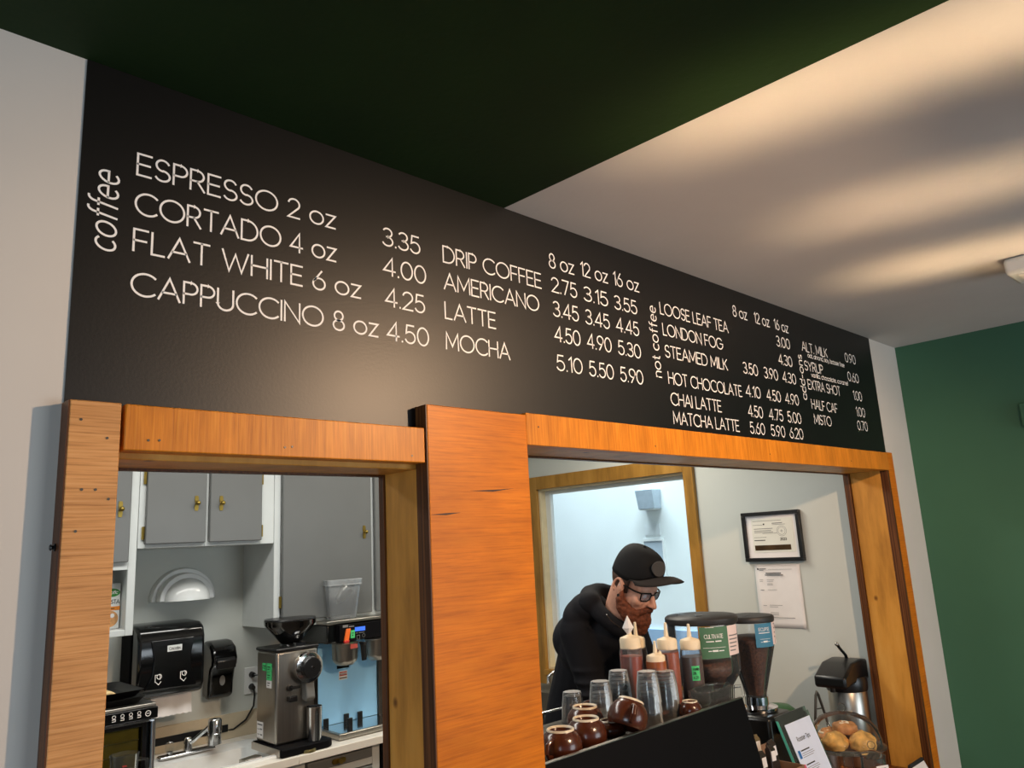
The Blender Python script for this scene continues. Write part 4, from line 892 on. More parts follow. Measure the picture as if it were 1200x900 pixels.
# green-lidded canister behind
r = thing('canister', (3.14, .345, .74), 'dark canister with a rounded green lid behind the slim bean grinder', 'canister')
MB().lathe((3.14, .345, .741), [(.07, 0), (.075, .01), (.075, .26)], 28).build('body', 'black_plastic', r)
MB().lathe((3.14, .345, 1.0), [(.079, 0), (.08, .02), (.072, .045), (.05, .062), (.001, .068)], 32).build('lid', mat('lid_green', (44, 84, 50), .5), r, ang=60)

# packets in a display box
r = thing('display_box', (2.475, .06, .74), 'brown cardboard display box holding dark wrapped bars, beside the black machine', 'box')
mb = MB(); X0, X1, Y0, Y1 = 2.405, 2.615, -.02, .115
mb.box(X0, X1, Y0, Y0 + .004, .7405, 1.0).box(X0, X1, Y1 - .004, Y1, .7405, 1.05).box(X0, X0 + .004, Y0 + .004, Y1 - .004, .7405, 1.02).box(X1 - .004, X1, Y0 + .004, Y1 - .004, .7405, 1.0).box(X0 + .004, X1 - .004, Y0 + .004, Y1 - .004, .88, .884)
mb.build('carton', mat('cardboard', (140, 106, 80), .8, var=.1), r)
flap = MB().hexa([(2.405, .112, 1.04), (2.455, .112, 1.05), (2.455, .114, 1.05), (2.405, .114, 1.04), (2.41, .10, 1.085), (2.45, .095, 1.092), (2.45, .098, 1.092), (2.41, .103, 1.085)]).build('flap', 'cardboard', r)
mat('packet_dark', (52, 44, 40), .3, var=.2); mat('packet_gold', (150, 130, 96), .3, .5)
for i, (x, y, z, ml, lab) in enumerate(((2.425, .03, 1.085, 'packet_gold', 'gold wrapped bar at the left front of the cardboard display box'), (2.462, .035, 1.065, 'packet_dark', 'dark wrapped bar with white tag, front row of the cardboard display box'), (2.505, .03, 1.075, 'packet_dark', 'dark wrapped bar with white tag in the middle of the display box'), (2.552, .035, 1.085, 'packet_dark', 'dark wrapped bar with white tag nearest the slanted sign'), (2.440, .078, 1.105, 'packet_gold', 'gold wrapped bar at the back left of the display box'), (2.50, .078, 1.10, 'packet_gold', 'gold wrapped bar at the back middle of the display box'))):
    T = Matrix.Translation((x, y, .886)) @ Matrix.Rotation(.08 * ((i % 3) - 1), 4, 'Y') @ Matrix.Rotation(-.10, 4, 'X')
    hh = z - .886
    p = MB().loft([[Vector((a * .017, b * w, q)) for a, b in ((-1, -1), (1, -1), (1, 1), (-1, 1))] for q, w in ((0, .002), (.012, .010), (hh - .014, .010), (hh - .004, .002), (hh, .002))]).xf(T).build('snack_bar', ml, None, origin=(x, y, .886), bevel=.002)
    tag(p, lab, 'snack bar', 'wrapped bars in the display box')
    MB().box(-.013, .013, -.0112, -.0102, hh - .05, hh - .02).xf(T).build('white_tag', 'paper', p)

# leaning sign in an acrylic holder
r = thing('menu_sign', (2.72, .02, .74), 'slanted clear acrylic holder with a white tip sheet in front of the glass dome', 'sign')
sx0, sx1, top, lean = 2.622, 2.850, 1.125, .36      # leans back: bottom toward the room
def sy(z): return .062 - (top - z) * lean
def plate(x0, x1, z0, z1, off, th, name, m, par):
    return MB().hexa([(x0, sy(z0) + off, z0), (x1, sy(z0) + off, z0), (x1, sy(z0) + off + th, z0), (x0, sy(z0) + off + th, z0), (x0, sy(z1) + off, z1), (x1, sy(z1) + off, z1), (x1, sy(z1) + off + th, z1), (x0, sy(z1) + off + th, z1)]).build(name, m, par)
plate(sx0, sx1, .748, top, 0, .003, 'front_plate', 'green_edge_acrylic', r)
plate(sx0, sx1, .748, top + .012, .007, .003, 'back_plate', 'green_edge_acrylic', r)
MB().box(sx0, sx1, sy(.748) - .02, sy(.748) + .11, .7405, .746).build('holder_foot', 'green_edge_acrylic', r)
mat('acrylic_edge', (96, 200, 176), .3)
MB().hexa([(sx0 - .001, sy(.75), .75), (sx0, sy(.75), .75), (sx0, sy(.75) + .010, .75), (sx0 - .001, sy(.75) + .010, .75), (sx0 - .001, sy(top), top), (sx0, sy(top), top), (sx0, sy(top) + .010, top), (sx0 - .001, sy(top) + .010, top)]).build('side_edge', 'acrylic_edge', r)
sh = plate(2.650, 2.838, .80, 1.108, -.0015, .001, 'paper_sheet', mat('daylight_blue_sheet', (214, 224, 244), .8, var=.02), r)  # bluish tint of the daylight put into the white paper's colour
uy = Vector((0, lean, 1)).normalized()
so = Vector((2.650, sy(1.108) - .0022, 1.108))
lettering('lettering', 'Roaster Tips', 'print_black', sh, so + Vector((.040, 0, 0)) - uy * .062, Xv, uy, .095, .014, .13, .14)
for k, m in enumerate(('tag_blue', 'tag_red', 'tag_violet')):
    if m not in MATS: mat(m, ((30, 104, 176), (206, 84, 110), (64, 74, 158))[k], .6)
    o = so - uy * (.108 + .045 * k) + Vector((.012, 0, 0))
    bars('colour_mark', m, sh, o, Xv, uy, [(0, .016, -.006, .026)])
    bars('print', 'print_black', sh, o, Xv, uy, [(.022, .085, .014, .004)])
    bars('print', 'print_grey', sh, o, Xv, uy, [(.022, .105, .006, .0016), (.022, .110, 0, .0016), (.022, .098, -.006, .0016)])

# cake dome with pastries
r = thing('cake_stand', (3.205, .10, .74), 'glass cake stand with a clear knobbed dome over pastries', 'cake stand')
cx, cy, pz = 3.205, .10, .925
MB().lathe((cx, cy, .7405), [(.075, 0), (.075, .006), (.03, .02), (.018, .05), (.018, .15), (.03, .172), (.14, .176), (.150, .184), (.148, .186), (.001, .182)], 44).build('stand', 'clear_glass', r, ang=50)
MB().lathe((cx, cy, pz - .001), [(.134, 0), (.136, .004), (.134, .03), (.122, .07), (.092, .105), (.05, .122), (.012, .126)], 44, cap0=False, cap1=False).build('dome', 'clear_glass', r, ang=60)
MB().ball((cx, cy, pz + .142), .017, 18, 12).build('dome_knob', 'clear_glass', r)
mat('scone', (212, 160, 84), .7, var=.45, nscale=26, bump=.6, bscale=90); mat('icing', (236, 222, 200), .5, var=.1); mat('danish', (188, 128, 74), .6, var=.3, nscale=30, bump=.5, bscale=80)
def pastry(x, y, z, rx, ry, rz, m, label, seed, top=None):
    rd = random.Random(seed); rz *= 1.15; rx *= 1.08; ry *= 1.08; mb = MB(); mb.ball((0, 0, 0), (rx, ry, rz), 26, 14)
    for v in mb.bm.verts:
        n = math.sin(v.co.x * 130 + seed) * math.cos(v.co.y * 150 + seed * 2) + .6 * math.sin(v.co.z * 200 + seed)
        v.co *= 1 + .10 * n + .05 * math.sin(v.co.x * 60 + seed) * math.sin(v.co.y * 70 + 2 * seed)
        if v.co.z < -rz * .5: v.co.z = -rz * .5
    o = mb.xf(Matrix.Translation((x, y, z + rz * .5))).build('pastry', m, None, origin=(x, y, z), ang=80)
    tag(o, label, 'pastry', 'pastries under the glass dome')
    if top:
        pts = [Vector((x + rx * .75 * (1 - k / 40) * math.cos(k * .42), y + ry * .75 * (1 - k / 40) * math.sin(k * .42), z + rz * (.95 + .5 * k / 40))) for k in range(38)]
        MB().tube(pts, .006, 8).build('icing_swirl', top, o)
    return o
z = pz - .0005
pastry(cx - .068, cy + .012, z, .052, .046, .034, 'scone', 'golden scone at the left under the glass dome', 1)
pastry(cx - .010, cy - .072, z, .054, .046, .036, 'scone', 'golden scone at the front under the glass dome', 5)
pastry(cx + .074, cy - .012, z, .046, .050, .024, 'danish', 'iced pastry swirl at the right under the glass dome', 9, 'icing')
pastry(cx + .022, cy + .078, z, .052, .044, .030, 'danish', 'brown pastry at the back under the glass dome', 13, 'icing')
pastry(cx + .015, cy + .004, z + .045, .050, .046, .024, 'danish', 'iced brown pastry resting on the others under the glass dome', 17, 'icing')

# little jar in front
r = thing('glass_jar', (3.03, -.075, .74), 'small clear glass jar with white tag and glass knob, before the cake stand', 'jar')
jx, jy = 3.03, -.075
MB().lathe((jx, jy, .7405), [(.040, 0), (.043, .005), (.043, .195), (.040, .205), (.038, .205), (.040, .193), (.039, .008), (.001, .006)], 32, cap1=False).build('body', 'clear_glass', r, ang=50)
l = MB().lathe((jx, jy, .946), [(.044, 0), (.044, .006), (.03, .014), (.01, .02), (.008, .026)], 28).build('lid', 'clear_glass', r)
MB().ball((jx, jy, .985), .014, 16, 10).build('knob', 'clear_glass', l)
T = Matrix.Translation((jx, jy, .895)) @ Matrix.Rotation(math.radians(-118), 4, 'Z')
s_ = MB().box(.0435, .0445, -.026, .026, 0, .030).xf(T).build('white_tag', 'paper', r)
bars('print', 'print_grey', s_, T @ Vector((.0449, -.02, .004)), T.to_3x3() @ Vector((0, 1, 0)), Zv, [(.005, .035, .014, .004), (.0, .04, .004, .004)])
MB().lathe((jx, jy, .748), [(.036, 0), (.037, .09), (.02, .10), (.001, .098)], 24).build('contents', mat('biscotti', (96, 66, 50), .7, var=.4, nscale=60, bump=.6), r)

# tongs standing in a holder
r = thing('serving_tongs', (3.345, .265, .74), 'metal serving tongs standing upright behind the cake stand', 'tongs')
MB().tube([(3.315, .28, .86), (3.322, .275, .98), (3.338, .268, 1.075), (3.346, .266, 1.088), (3.354, .264, 1.075), (3.376, .252, .98), (3.392, .245, .86)], .0058, 10).build('arms', 'dark_steel', r)
MB().tube([(3.327, .273, 1.02), (3.366, .257, 1.02)], .0025, 8).build('spring_bar', 'dark_steel', r)
MB().lathe((3.353, .262, .7405), [(.05, 0), (.052, .004), (.052, .14), (.049, .14), (.049, .006), (.001, .005)], 28, cap1=False).build('holder_cup', 'steel', r)

# airpot
ax, ay = 3.635, .262
r = thing('airpot', (ax, ay, .74), 'steel airpot flask with a black pump lid beside the right wooden jamb', 'airpot')
MB().lathe((ax, ay, .7405), [(.078, 0), (.084, .008), (.084, .310), (.080, .316)], 40).build('body', 'steel', r, ang=40)
MB().lathe((ax, ay, 1.053), [(.087, 0), (.090, .012), (.090, .045), (.085, .06)], 40).build('collar', 'black_plastic', r)
MB().prism([(ax - .165, 1.086), (ax - .155, 1.082), (ax - .085, 1.092), (ax + .088, 1.092), (ax + .088, 1.179), (ax + .03, 1.186), (ax - .07, 1.178), (ax - .165, 1.130)], 'y', ay - .072, ay + .072).build('pump_lid', 'black_plastic', r, bevel=.018, seg=3)
MB().cyl((ax - .145, ay, 1.099), (ax - .145, ay, 1.064), .014, .011, n=14).build('spout', 'black_plastic', r)
MB().tube([(ax - .085, ay - .02, 1.259), (ax - .04, ay - .01, 1.236), (ax + .03, ay, 1.199), (ax + .05, ay, 1.164)], .007, 10).build('carry_handle', 'black_plastic', r)
MB().ball((ax - .088, ay - .02, 1.261), .009, 12, 8).build('handle_tip', 'steel', r)

# card by the jamb
r = thing('card_holder', (3.56, -.02, .74), 'small white card with a dark top edge standing below the right jamb', 'card')
MB().prism([(-.055, .7405), (-.005, .7405), (-.018, .800), (-.024, .800)], 'x', 3.49, 3.635).build('card', 'paper', r)
MB().prism([(-.0275, .788), (-.012, .788), (-.016, .806), (-.0255, .806)], 'x', 3.488, 3.637).build('top_band', 'print_black', r)

# ---------------------------------------------------------------- end wall: frame, letter, steel splash, tap
def on_end(name, par, m, y0, y1, z0, z1, x0, x1, bevel=0): return MB().box(x0, x1, y0, y1, z0, z1).build(name, m, par, bevel=bevel)
def endtext(name, par, txt, m, y, z, w, h, wt=.13, x=3.728): lettering(name, txt, m, par, (x, y, z), (0, -1, 0), Zv, w, h, wt, .15)
def endbars(par, m, y, z, rows, x=3.728): bars('print', m, par, (x, y, z), (0, -1, 0), Zv, rows)
r = thing('framed_certificate', (3.75, .592, 1.75), 'black-framed certificate with a bronze band hanging on the end wall', 'picture frame')
y0, y1, z0, z1 = .432, .752, 1.624, 1.876
mb = MB()
mb.box(3.722, 3.749, y0, y1, z0, z0 + .019).box(3.722, 3.749, y0, y1, z1 - .019, z1).box(3.722, 3.749, y0, y0 + .019, z0 + .019, z1 - .019).box(3.722, 3.749, y1 - .019, y1, z0 + .019, z1 - .019)
mb.build('frame', 'black_plastic', r, bevel=.002)
on_end('mat_board', r, 'paper', y0 + .018, y1 - .018, z0 + .018, z1 - .018, 3.736, 3.747)
doc = on_end('certificate', r, mat('certificate_paper', (222, 222, 212), .7, var=.02), y0 + .042, y1 - .050, z0 + .045, z1 - .036, 3.7345, 3.736)
Y = y1 - .058; XX = 3.7340
endbars(doc, 'print_grey', Y, 1.70, [(0, .16, .128, .002), (0, .055, .108, .002), (.004, .11, .088, .003), (.004, .10, .078, .003), (.004, .11, .070, .003), (.05, .13, .064, .002), (0, .07, .045, .002), (.108, .165, .113, .004), (.108, .18, .107, .002)], XX)
endbars(doc, 'print_black', Y, 1.70, [(0, .062, .029, .004), (.058, .066, .108, .008)], XX)
endtext('lettering', doc, '2023', 'print_black', Y - .145, 1.728, .034, .012, .2, XX)
mb = MB()
for q in (.026, .019): ribbon(mb, arc(Y - .157, 1.775, q, q, 0, 360, 30), .0007, lambda a, b: Vector((XX, a, b)))
ribbon(mb, [(Y - .157, 1.768), (Y - .157, 1.782)], .001, lambda a, b: Vector((XX, a, b))); ribbon(mb, [(Y - .150, 1.775), (Y - .164, 1.775)], .001, lambda a, b: Vector((XX, a, b)))
mb.build('seal', 'print_grey', doc, smooth=False)
on_end('bronze_band', doc, mat('bronze_dark', (86, 64, 40), .3, .6, var=.3), Y - .198, Y, 1.680, 1.706, 3.7335, 3.7345)
# letter
mb = MB(); N = 10; K = 12; A = []
for k in range(K + 1):
    v = k / K; row = []
    for i in range(N + 1):
        u = i / N; row.append(Vector((3.7485 - .0012 - .012 * max(0, (1 - abs(u - .0) * 3)) * max(0, math.sin(v * PI)) - .006 * (u > .9) * (1 - v) * (u - .9) * 10, .716 - .245 * u - .004 * math.sin(v * PI) * (1 - u), 1.296 + .312 * v)))
    A.append(row)
V = [[mb.bm.verts.new(p) for p in row] for row in A]
for k in range(K):
    for i in range(N): mb._f((V[k][i], V[k][i + 1], V[k + 1][i + 1], V[k + 1][i]))
l = mb.build('wall_letter', 'paper', None, origin=(3.748, .59, 1.45), ang=80)
sd = l.modifiers.new('sheet', 'SOLIDIFY'); sd.thickness = .0005
tag(l, 'white printed letter taped to the end wall below the black frame', 'letter')
LX = 3.7440
endbars(l, 'print_grey', .700, 1.30, [(.012, .05, .286, .004), (.012, .035, .279, .003), (.06, .19, .283, .0015)], LX - .006)
endbars(l, 'print_black', .700, 1.30, [(.045, .13, .262, .005), (.04, .14, .254, .004), (.0, .008, .282, .009)], LX - .006)
endbars(l, 'print_grey', .690, 1.30, [(.0, .02, .232, .002), (.04, .08, .232, .002), (.0, .018, .224, .002), (.04, .075, .224, .002), (.04, .07, .212, .002), (.04, .072, .206, .002), (.0, .02, .18, .003), (.04, .09, .182, .002), (.04, .11, .106, .002), (.04, .085, .098, .002), (.005, .025, .104, .002), (.04, .085, .07, .002), (.04, .085, .064, .002), (.04, .085, .058, .002), (.04, .17, .045, .003)], LX - .010)
# steel splash and tap
s_ = MB().box(3.741, 3.749, 1.55, 2.52, .52, .978).build('steel_splashback', 'steel', None, origin=(3.745, 2.0, .74), bevel=.002); tag(s_, 'plain stainless splashback on the end wall below the window', 'splashback')
r = thing('wall_tap', (3.741, 2.03, .90), 'chrome wall tap with a swan neck on the stainless splashback', 'tap')
for y in (1.96, 2.10): MB().cyl((3.741, y, .895), (3.715, y, .895), .022, n=18).lathe((3.70, y, .885), [(.014, 0), (.018, .01), (.018, .035), (.022, .04), (.012, .05)], 16).build('valve', 'chrome', r)
MB().cyl((3.70, 1.955, .895), (3.70, 2.105, .895), .012, n=12).build('bridge', 'chrome', r)
MB().tube([(3.70, 2.03, .895), (3.70, 2.03, .96), (3.69, 2.035, .985), (3.66, 2.05, 1.0), (3.60, 2.08, .995), (3.57, 2.095, .97), (3.568, 2.097, .93)], .009, 12).build('swan_neck', 'chrome', r)
# sink bench under the tap
r = thing('steel_bench', (3.5, 2.05, 0), 'stainless sink bench against the end wall under the wall tap', 'bench')
mb = MB(); mb.box(3.25, 3.74, 1.6, 1.68, .78, .84).box(3.25, 3.74, 2.44, 2.52, .78, .84).box(3.25, 3.32, 1.68, 2.44, .78, .84).box(3.70, 3.74, 1.68, 2.44, .78, .84).box(3.32, 3.70, 1.68, 2.44, .56, .58).build('top', 'steel', r)
for x in (3.28, 3.71):
    for y in (1.63, 2.49): MB().cyl((x, y, 0), (x, y, .78), .02, n=12).build('leg', 'steel', r)
# outdoors beyond the window
r = thing('outdoor_wall_lamp', (5.2, 2.37, 2.07), 'pale grey box lamp on the bright outdoor wall seen through the window', 'wall lamp')
MB().hexa([(5.10, 2.30, 2.0), (5.199, 2.30, 2.0), (5.199, 2.455, 2.0), (5.10, 2.455, 2.0), (5.08, 2.29, 2.155), (5.199, 2.29, 2.155), (5.199, 2.465, 2.155), (5.08, 2.465, 2.155)]).build('housing', mat('pale_grey', (176, 190, 202), .6), r, bevel=.004)
MB().box(5.105, 5.19, 2.31, 2.445, 1.992, 2.0005).build('lens', 'white_plastic', r)
r = thing('outdoor_notice', (5.2, 2.40, 1.66), 'white framed notice on the bright outdoor wall behind the cap', 'notice')
mb = MB(); mb.box(5.185, 5.199, 2.30, 2.315, 1.45, 1.76).box(5.185, 5.199, 2.495, 2.51, 1.45, 1.76).box(5.185, 5.199, 2.315, 2.495, 1.745, 1.76).box(5.185, 5.199, 2.315, 2.495, 1.45, 1.465).build('frame', 'white_gloss', r)
MB().box(5.19, 5.1995, 2.315, 2.495, 1.465, 1.745).build('panel', 'pale_grey', r)
n = MB().box(5.194, 5.1995, 2.33, 2.48, 1.79, 1.88).build('outdoor_card', mat('pale_card', (228, 234, 236), .7), None, origin=(5.197, 2.4, 1.83)); tag(n, 'small pale card above the framed notice on the outdoor wall', 'card')
# ================================================================== THE PERSON BEHIND THE ESPRESSO MACHINE
HC = Vector((2.571, .600, 1.595))               # middle of the head, between the ears
pitch = math.radians(27); yaw = math.radians(0)
fwd = Vector((math.sin(yaw) * math.cos(pitch), -math.cos(yaw) * math.cos(pitch), -math.sin(pitch)))
rgt = Vector((-math.cos(yaw), -math.sin(yaw), 0))          # the person's right-hand side
upv = rgt.cross(fwd).normalized() * 1.0
if upv.z < 0: upv = -upv
HM = Matrix((( -rgt.x, fwd.x, upv.x), (-rgt.y, fwd.y, upv.y), (-rgt.z, fwd.z, upv.z)))   # columns: left, forward, up
S = 1.0
def hd(l, f, u): return HC + HM @ Vector((l * S, f * S, u * S))
mat('skin', (206, 152, 128), .5, var=.08, nscale=30, spec=.4)
mat('beard_hair', (104, 52, 26), .75, var=.45, nscale=90, bump=1.0, bscale=140)
mat('short_hair', (70, 46, 32), .8, var=.3, nscale=150)
mat('black_fabric', (15, 16, 22), .85, var=.15, bump=.3, bscale=400, spec=.25)
mat('cap_fabric', (15, 15, 17), .8, var=.12, bump=.3, bscale=500, spec=.3)
mat('cap_brim', (46, 41, 38), .8, var=.1, bump=.3, bscale=500, spec=.3)
mat('emblem', (62, 58, 54), .7, var=.1)
mat('trousers_dark', (34, 36, 44), .85)
def chain(mb, pts, n=14):
    """tapered rounded limb: pts of (Vector, radius)"""
    for p, r_ in pts: mb.ball(p, r_, n, 8)
    for (p, a), (q, b) in zip(pts, pts[1:]):
        if (Vector(q) - Vector(p)).length > 1e-4: mb.cyl(p, q, a, b, n)
    return mb
def V(*a): return Vector(a)
def ell(mb, c, r_, M=None): mb.ball(c, r_, 22, 14, M); return mb
def fused(mb, name, m, parent, voxel, smooth=6, factor=.5):
    o = mb.build(name, m, parent, ang=180)
    rm = o.modifiers.new('fuse', 'REMESH'); rm.mode = 'VOXEL'; rm.voxel_size = voxel; rm.use_smooth_shade = True
    sm = o.modifiers.new('soften', 'SMOOTH'); sm.iterations = smooth; sm.factor = factor
    return o
person = thing('person', (2.58, .95, 0), 'person in black cap, glasses and black hooded sweatshirt, bearded, looking down behind the espresso machine', 'person')
# joints
pel = V(2.64, 1.03, .96); wst = V(2.64, .97, 1.12); cst = V(2.615, .86, 1.31); nk0 = V(2.575, .695, 1.475)
shR, shL = V(2.475, .835, 1.415), V(2.765, .82, 1.425)
elR, elL = V(2.475, .76, 1.145), V(2.82, .74, 1.15)
wrR, wrL = V(2.53, .60, 1.03), V(2.71, .60, 1.03)
hipR, hipL = V(2.54, 1.04, .92), V(2.74, 1.04, .92)
knR, knL = V(2.53, 1.02, .50), V(2.75, 1.04, .50)
anR, anL = V(2.52, 1.06, .09), V(2.76, 1.08, .09)
mb = MB()
# head
ell(mb, hd(0, -.008, .035), (.076 * S, .097 * S, .100 * S), HM)
ell(mb, hd(0, .020, -.040), (.064 * S, .076 * S, .075 * S), HM)
ell(mb, hd(0, .055, -.085), (.040 * S, .040 * S, .034 * S), HM)
ell(mb, hd(0, .066, .012), (.058 * S, .026 * S, .022 * S), HM)           # brow
for s_ in (-1, 1):
    ell(mb, hd(.040 * s_, .064, -.034), (.026 * S, .024 * S, .024 * S), HM)  # cheek
    ell(mb, hd(.079 * s_, -.006, -.010), (.007 * S, .017 * S, .031 * S), HM)   # ear plate
    chain(mb, [(hd(.084 * s_, -.018 + .022 * math.sin(t), -.008 + .030 * math.cos(t)), .0055 * S) for t in [-2.6 + .55 * i for i in range(9)]], 8)
    ell(mb, hd(.081 * s_, .000, -.040), (.006 * S, .008 * S, .009 * S), HM)    # lobe
    ell(mb, hd(.012 * s_, .106, -.040), (.009 * S, .011 * S, .008 * S), HM)    # nostril wing
    ell(mb, hd(.032 * s_, .075, -.004), (.017 * S, .012 * S, .010 * S), HM)    # lid
chain(mb, [(hd(0, .086, .006), .011 * S), (hd(0, .104, -.020), .011 * S), (hd(0, .117, -.038), .0125 * S)], 12)
chain(mb, [(hd(-.022, .082, -.070), .006 * S), (hd(0, .094, -.068), .008 * S), (hd(.022, .082, -.070), .006 * S)], 10)
chain(mb, [(hd(-.018, .080, -.079), .006 * S), (hd(0, .090, -.079), .008 * S), (hd(.018, .080, -.079), .006 * S)], 10)
# neck and torso
chain(mb, [(hd(0, -.030, -.02), .062), (hd(0, -.035, -.075), .060), (nk0 + V(0, -.01, .03), .062), (nk0, .066)], 18)
chain(mb, [(pel, .135), (wst, .130), (cst, .145), (nk0 + V(0, .03, -.04), .09)], 20)
ell(mb, cst + V(0, -.01, .03), (.185, .125, .13))
for sh, el, wr, hp, kn, an, s_ in ((shR, elR, wrR, hipR, knR, anR, -1), (shL, elL, wrL, hipL, knL, anL, 1)):
    chain(mb, [(sh - V(.07 * s_, 0, -.01), .07), (sh, .066), (sh.lerp(el, .5), .050), (el, .043)], 16)
    chain(mb, [(el, .043), (el.lerp(wr, .35), .043), (wr, .028)], 14)
    chain(mb, [(hp, .100), (hp.lerp(kn, .5), .085), (kn, .060), (kn.lerp(an, .35), .058), (an, .040)], 16)
    chain(mb, [(an, .042), (an + V(.01 * s_, -.08, -.05), .036), (an + V(.02 * s_, -.15, -.06), .03)], 12)
    # hand: palm and five fingers curling round the milk jug / portafilter
    d = V(-.55 * s_, -.72, -.35).normalized(); side = d.cross(V(0, 0, 1)).normalized() * s_; nrm = side.cross(d) * s_
    if nrm.z > 0: nrm = -nrm
    palm = wr + d * .05
    chain(mb, [(wr, .026), (wr + d * .03, .024), (palm, .022)], 12)
    for k, (off, ln) in enumerate(((-.030, .070), (-.010, .080), (.010, .075), (.030, .060))):
        b0 = palm + side * off * .9 + d * .02; b1 = b0 + d * ln * .42 + nrm * .006; b2 = b1 + d * ln * .22 + nrm * ln * .26; b3 = b2 - d * ln * .02 + nrm * ln * .28
        chain(mb, [(palm + side * off * .6 - d * .015, .012), (b0, .0105), (b1, .0095), (b2, .0088), (b3, .0078)], 10)
    t0 = wr + d * .025 - side * .022; t1 = t0 - side * .026 + d * .022 + nrm * .012; t2 = t1 + d * .026 + nrm * .022 + side * .004
    chain(mb, [(t0, .013), (t1, .0112), (t2, .009)], 10)
body = fused(mb, 'body', 'skin', person, .0048, 4)
# eyes
for s_ in (-1, 1):
    MB().ball(hd(.032 * s_, .078, -.008), .0115 * S, 16, 10).build('eye', 'white_gloss', person)
# hooded sweatshirt
mb = MB()
chain(mb, [(pel + V(0, 0, -.02), .158), (wst, .155), (cst, .165), (nk0 + V(0, .045, -.075), .105)], 22)
ell(mb, cst + V(0, -.005, .03), (.195, .150, .150))
ell(mb, cst + V(0, .06, .06), (.18, .11, .12)); ell(mb, V(2.555, .83, 1.465), (.155, .085, .095)); ell(mb, V(2.51, .80, 1.50), (.09, .08, .07))
for sh, el, wr, s_ in ((shR, elR, wrR, -1), (shL, elL, wrL, 1)):
    chain(mb, [(sh - V(.08 * s_, -.01, -.02), .088), (sh, .084), (sh.lerp(el, .3), .076), (sh.lerp(el, .65), .068), (el, .064)], 18)
    chain(mb, [(el, .064), (el.lerp(wr, .4), .060), (el.lerp(wr, .8), .050), (el.lerp(wr, .92), .041)], 16)
    for t in (.25, .42, .58): 
        c = el.lerp(wr, t); ell(mb, c + V(0, .01, 0), (.064 - .02 * t, .064 - .02 * t, .018))
    for t in (.55, .72, .88):
        c = sh.lerp(el, t); ell(mb, c, (.078, .075, .016))
hood = fused(mb, 'hooded_sweatshirt', 'black_fabric', person, .0075, 5)
# hood: a thick roll lying round the back and the sides of the neck, open in front
mb = MB()
roll = []
for i in range(19):
    t = math.radians(-62 + 304 * i / 18)      # from the front left round the back to the front right
    c, s_ = math.cos(t), math.sin(t)
    roll.append((nk0 + V(.098 * c, .02 + .088 * s_, .012 + .072 * max(-.2, s_) - .085 * max(0, -s_ - .2)), .034 + .008 * max(0, s_)))
chain(mb, roll, 14)
chain(mb, [(nk0 + V(-.10, .07, .05), .05), (nk0 + V(-.04, .115, .075), .045), (nk0 + V(.04, .115, .075), .045), (nk0 + V(.10, .07, .05), .05)], 14)
chain(mb, [(nk0 + V(-.07, .14, -.02), .055), (nk0 + V(0, .165, -.03), .06), (nk0 + V(.07, .14, -.02), .055)], 14)
hd_o = fused(mb, 'hood', 'black_fabric', hood, .007, 6)
# beard
mb = MB()
for s_ in (-1, 1):
    chain(mb, [(hd(.076 * s_, .004, -.026), .010), (hd(.073 * s_, .006, -.055), .019), (hd(.060 * s_, .018, -.085), .027), (hd(.040 * s_, .050, -.108), .034), (hd(.014 * s_, .076, -.118), .036)], 14)
    chain(mb, [(hd(.003 * s_, .104, -.060), .010), (hd(.020 * s_, .097, -.064), .011), (hd(.034 * s_, .080, -.080), .012), (hd(.036 * s_, .068, -.10), .018)], 12)
    chain(mb, [(hd(.060 * s_, .030, -.070), .017), (hd(.044 * s_, .062, -.092), .022)], 12)
chain(mb, [(hd(0, .080, -.115), .040), (hd(0, .082, -.145), .036), (hd(0, .082, -.160), .024), (hd(0, .080, -.172), .012)], 16)
chain(mb, [(hd(0, .045, -.11), .038), (hd(0, .06, -.14), .034)], 14)
beard = fused(mb, 'beard', 'beard_hair', person, .0045, 3)
tx = bpy.data.textures.new('beard_tufts', 'CLOUDS'); tx.noise_scale = .012
dp = beard.modifiers.new('tufts', 'DISPLACE'); dp.texture = tx; dp.strength = .009; dp.mid_level = .5; dp.texture_coords = 'LOCAL'
beard['label'] = 'full reddish brown beard'
# short hair below the cap
mb = MB()
for k in range(2):
    rings = []
for u0, u1 in ((-.045, .03),):
    rings = []
    for j in range(5):
        u = u0 + (u1 - u0) * j / 4; ring = []
        for i in range(23):
            t = math.radians(-200 + 220 * i / 22)
            k = math.sqrt(max(.05, 1 - ((u - .035) / .100) ** 2)); ring.append(hd(.0785 * k * math.cos(t), -.008 + .0995 * k * math.sin(t), u))
        rings.append(ring)
    R = [[mb.bm.verts.new(p) for p in r_] for r_ in rings]
    for a, b in zip(R, R[1:]):
        for i in range(22): mb._f((a[i], a[i + 1], b[i + 1], b[i]))
hr = mb.build('cropped_hair', 'short_hair', person, ang=180)
# keep only what is behind the ears
sd = hr.modifiers.new('depth', 'SOLIDIFY'); sd.thickness = .003; sd.offset = 1
# ear plug
for s_ in (-1, 1):
    MB().cyl(hd(.080 * s_, .001, -.041), hd(.089 * s_, .001, -.041), .0065 * S, n=16).build('ear_plug', 'black_gloss', person)
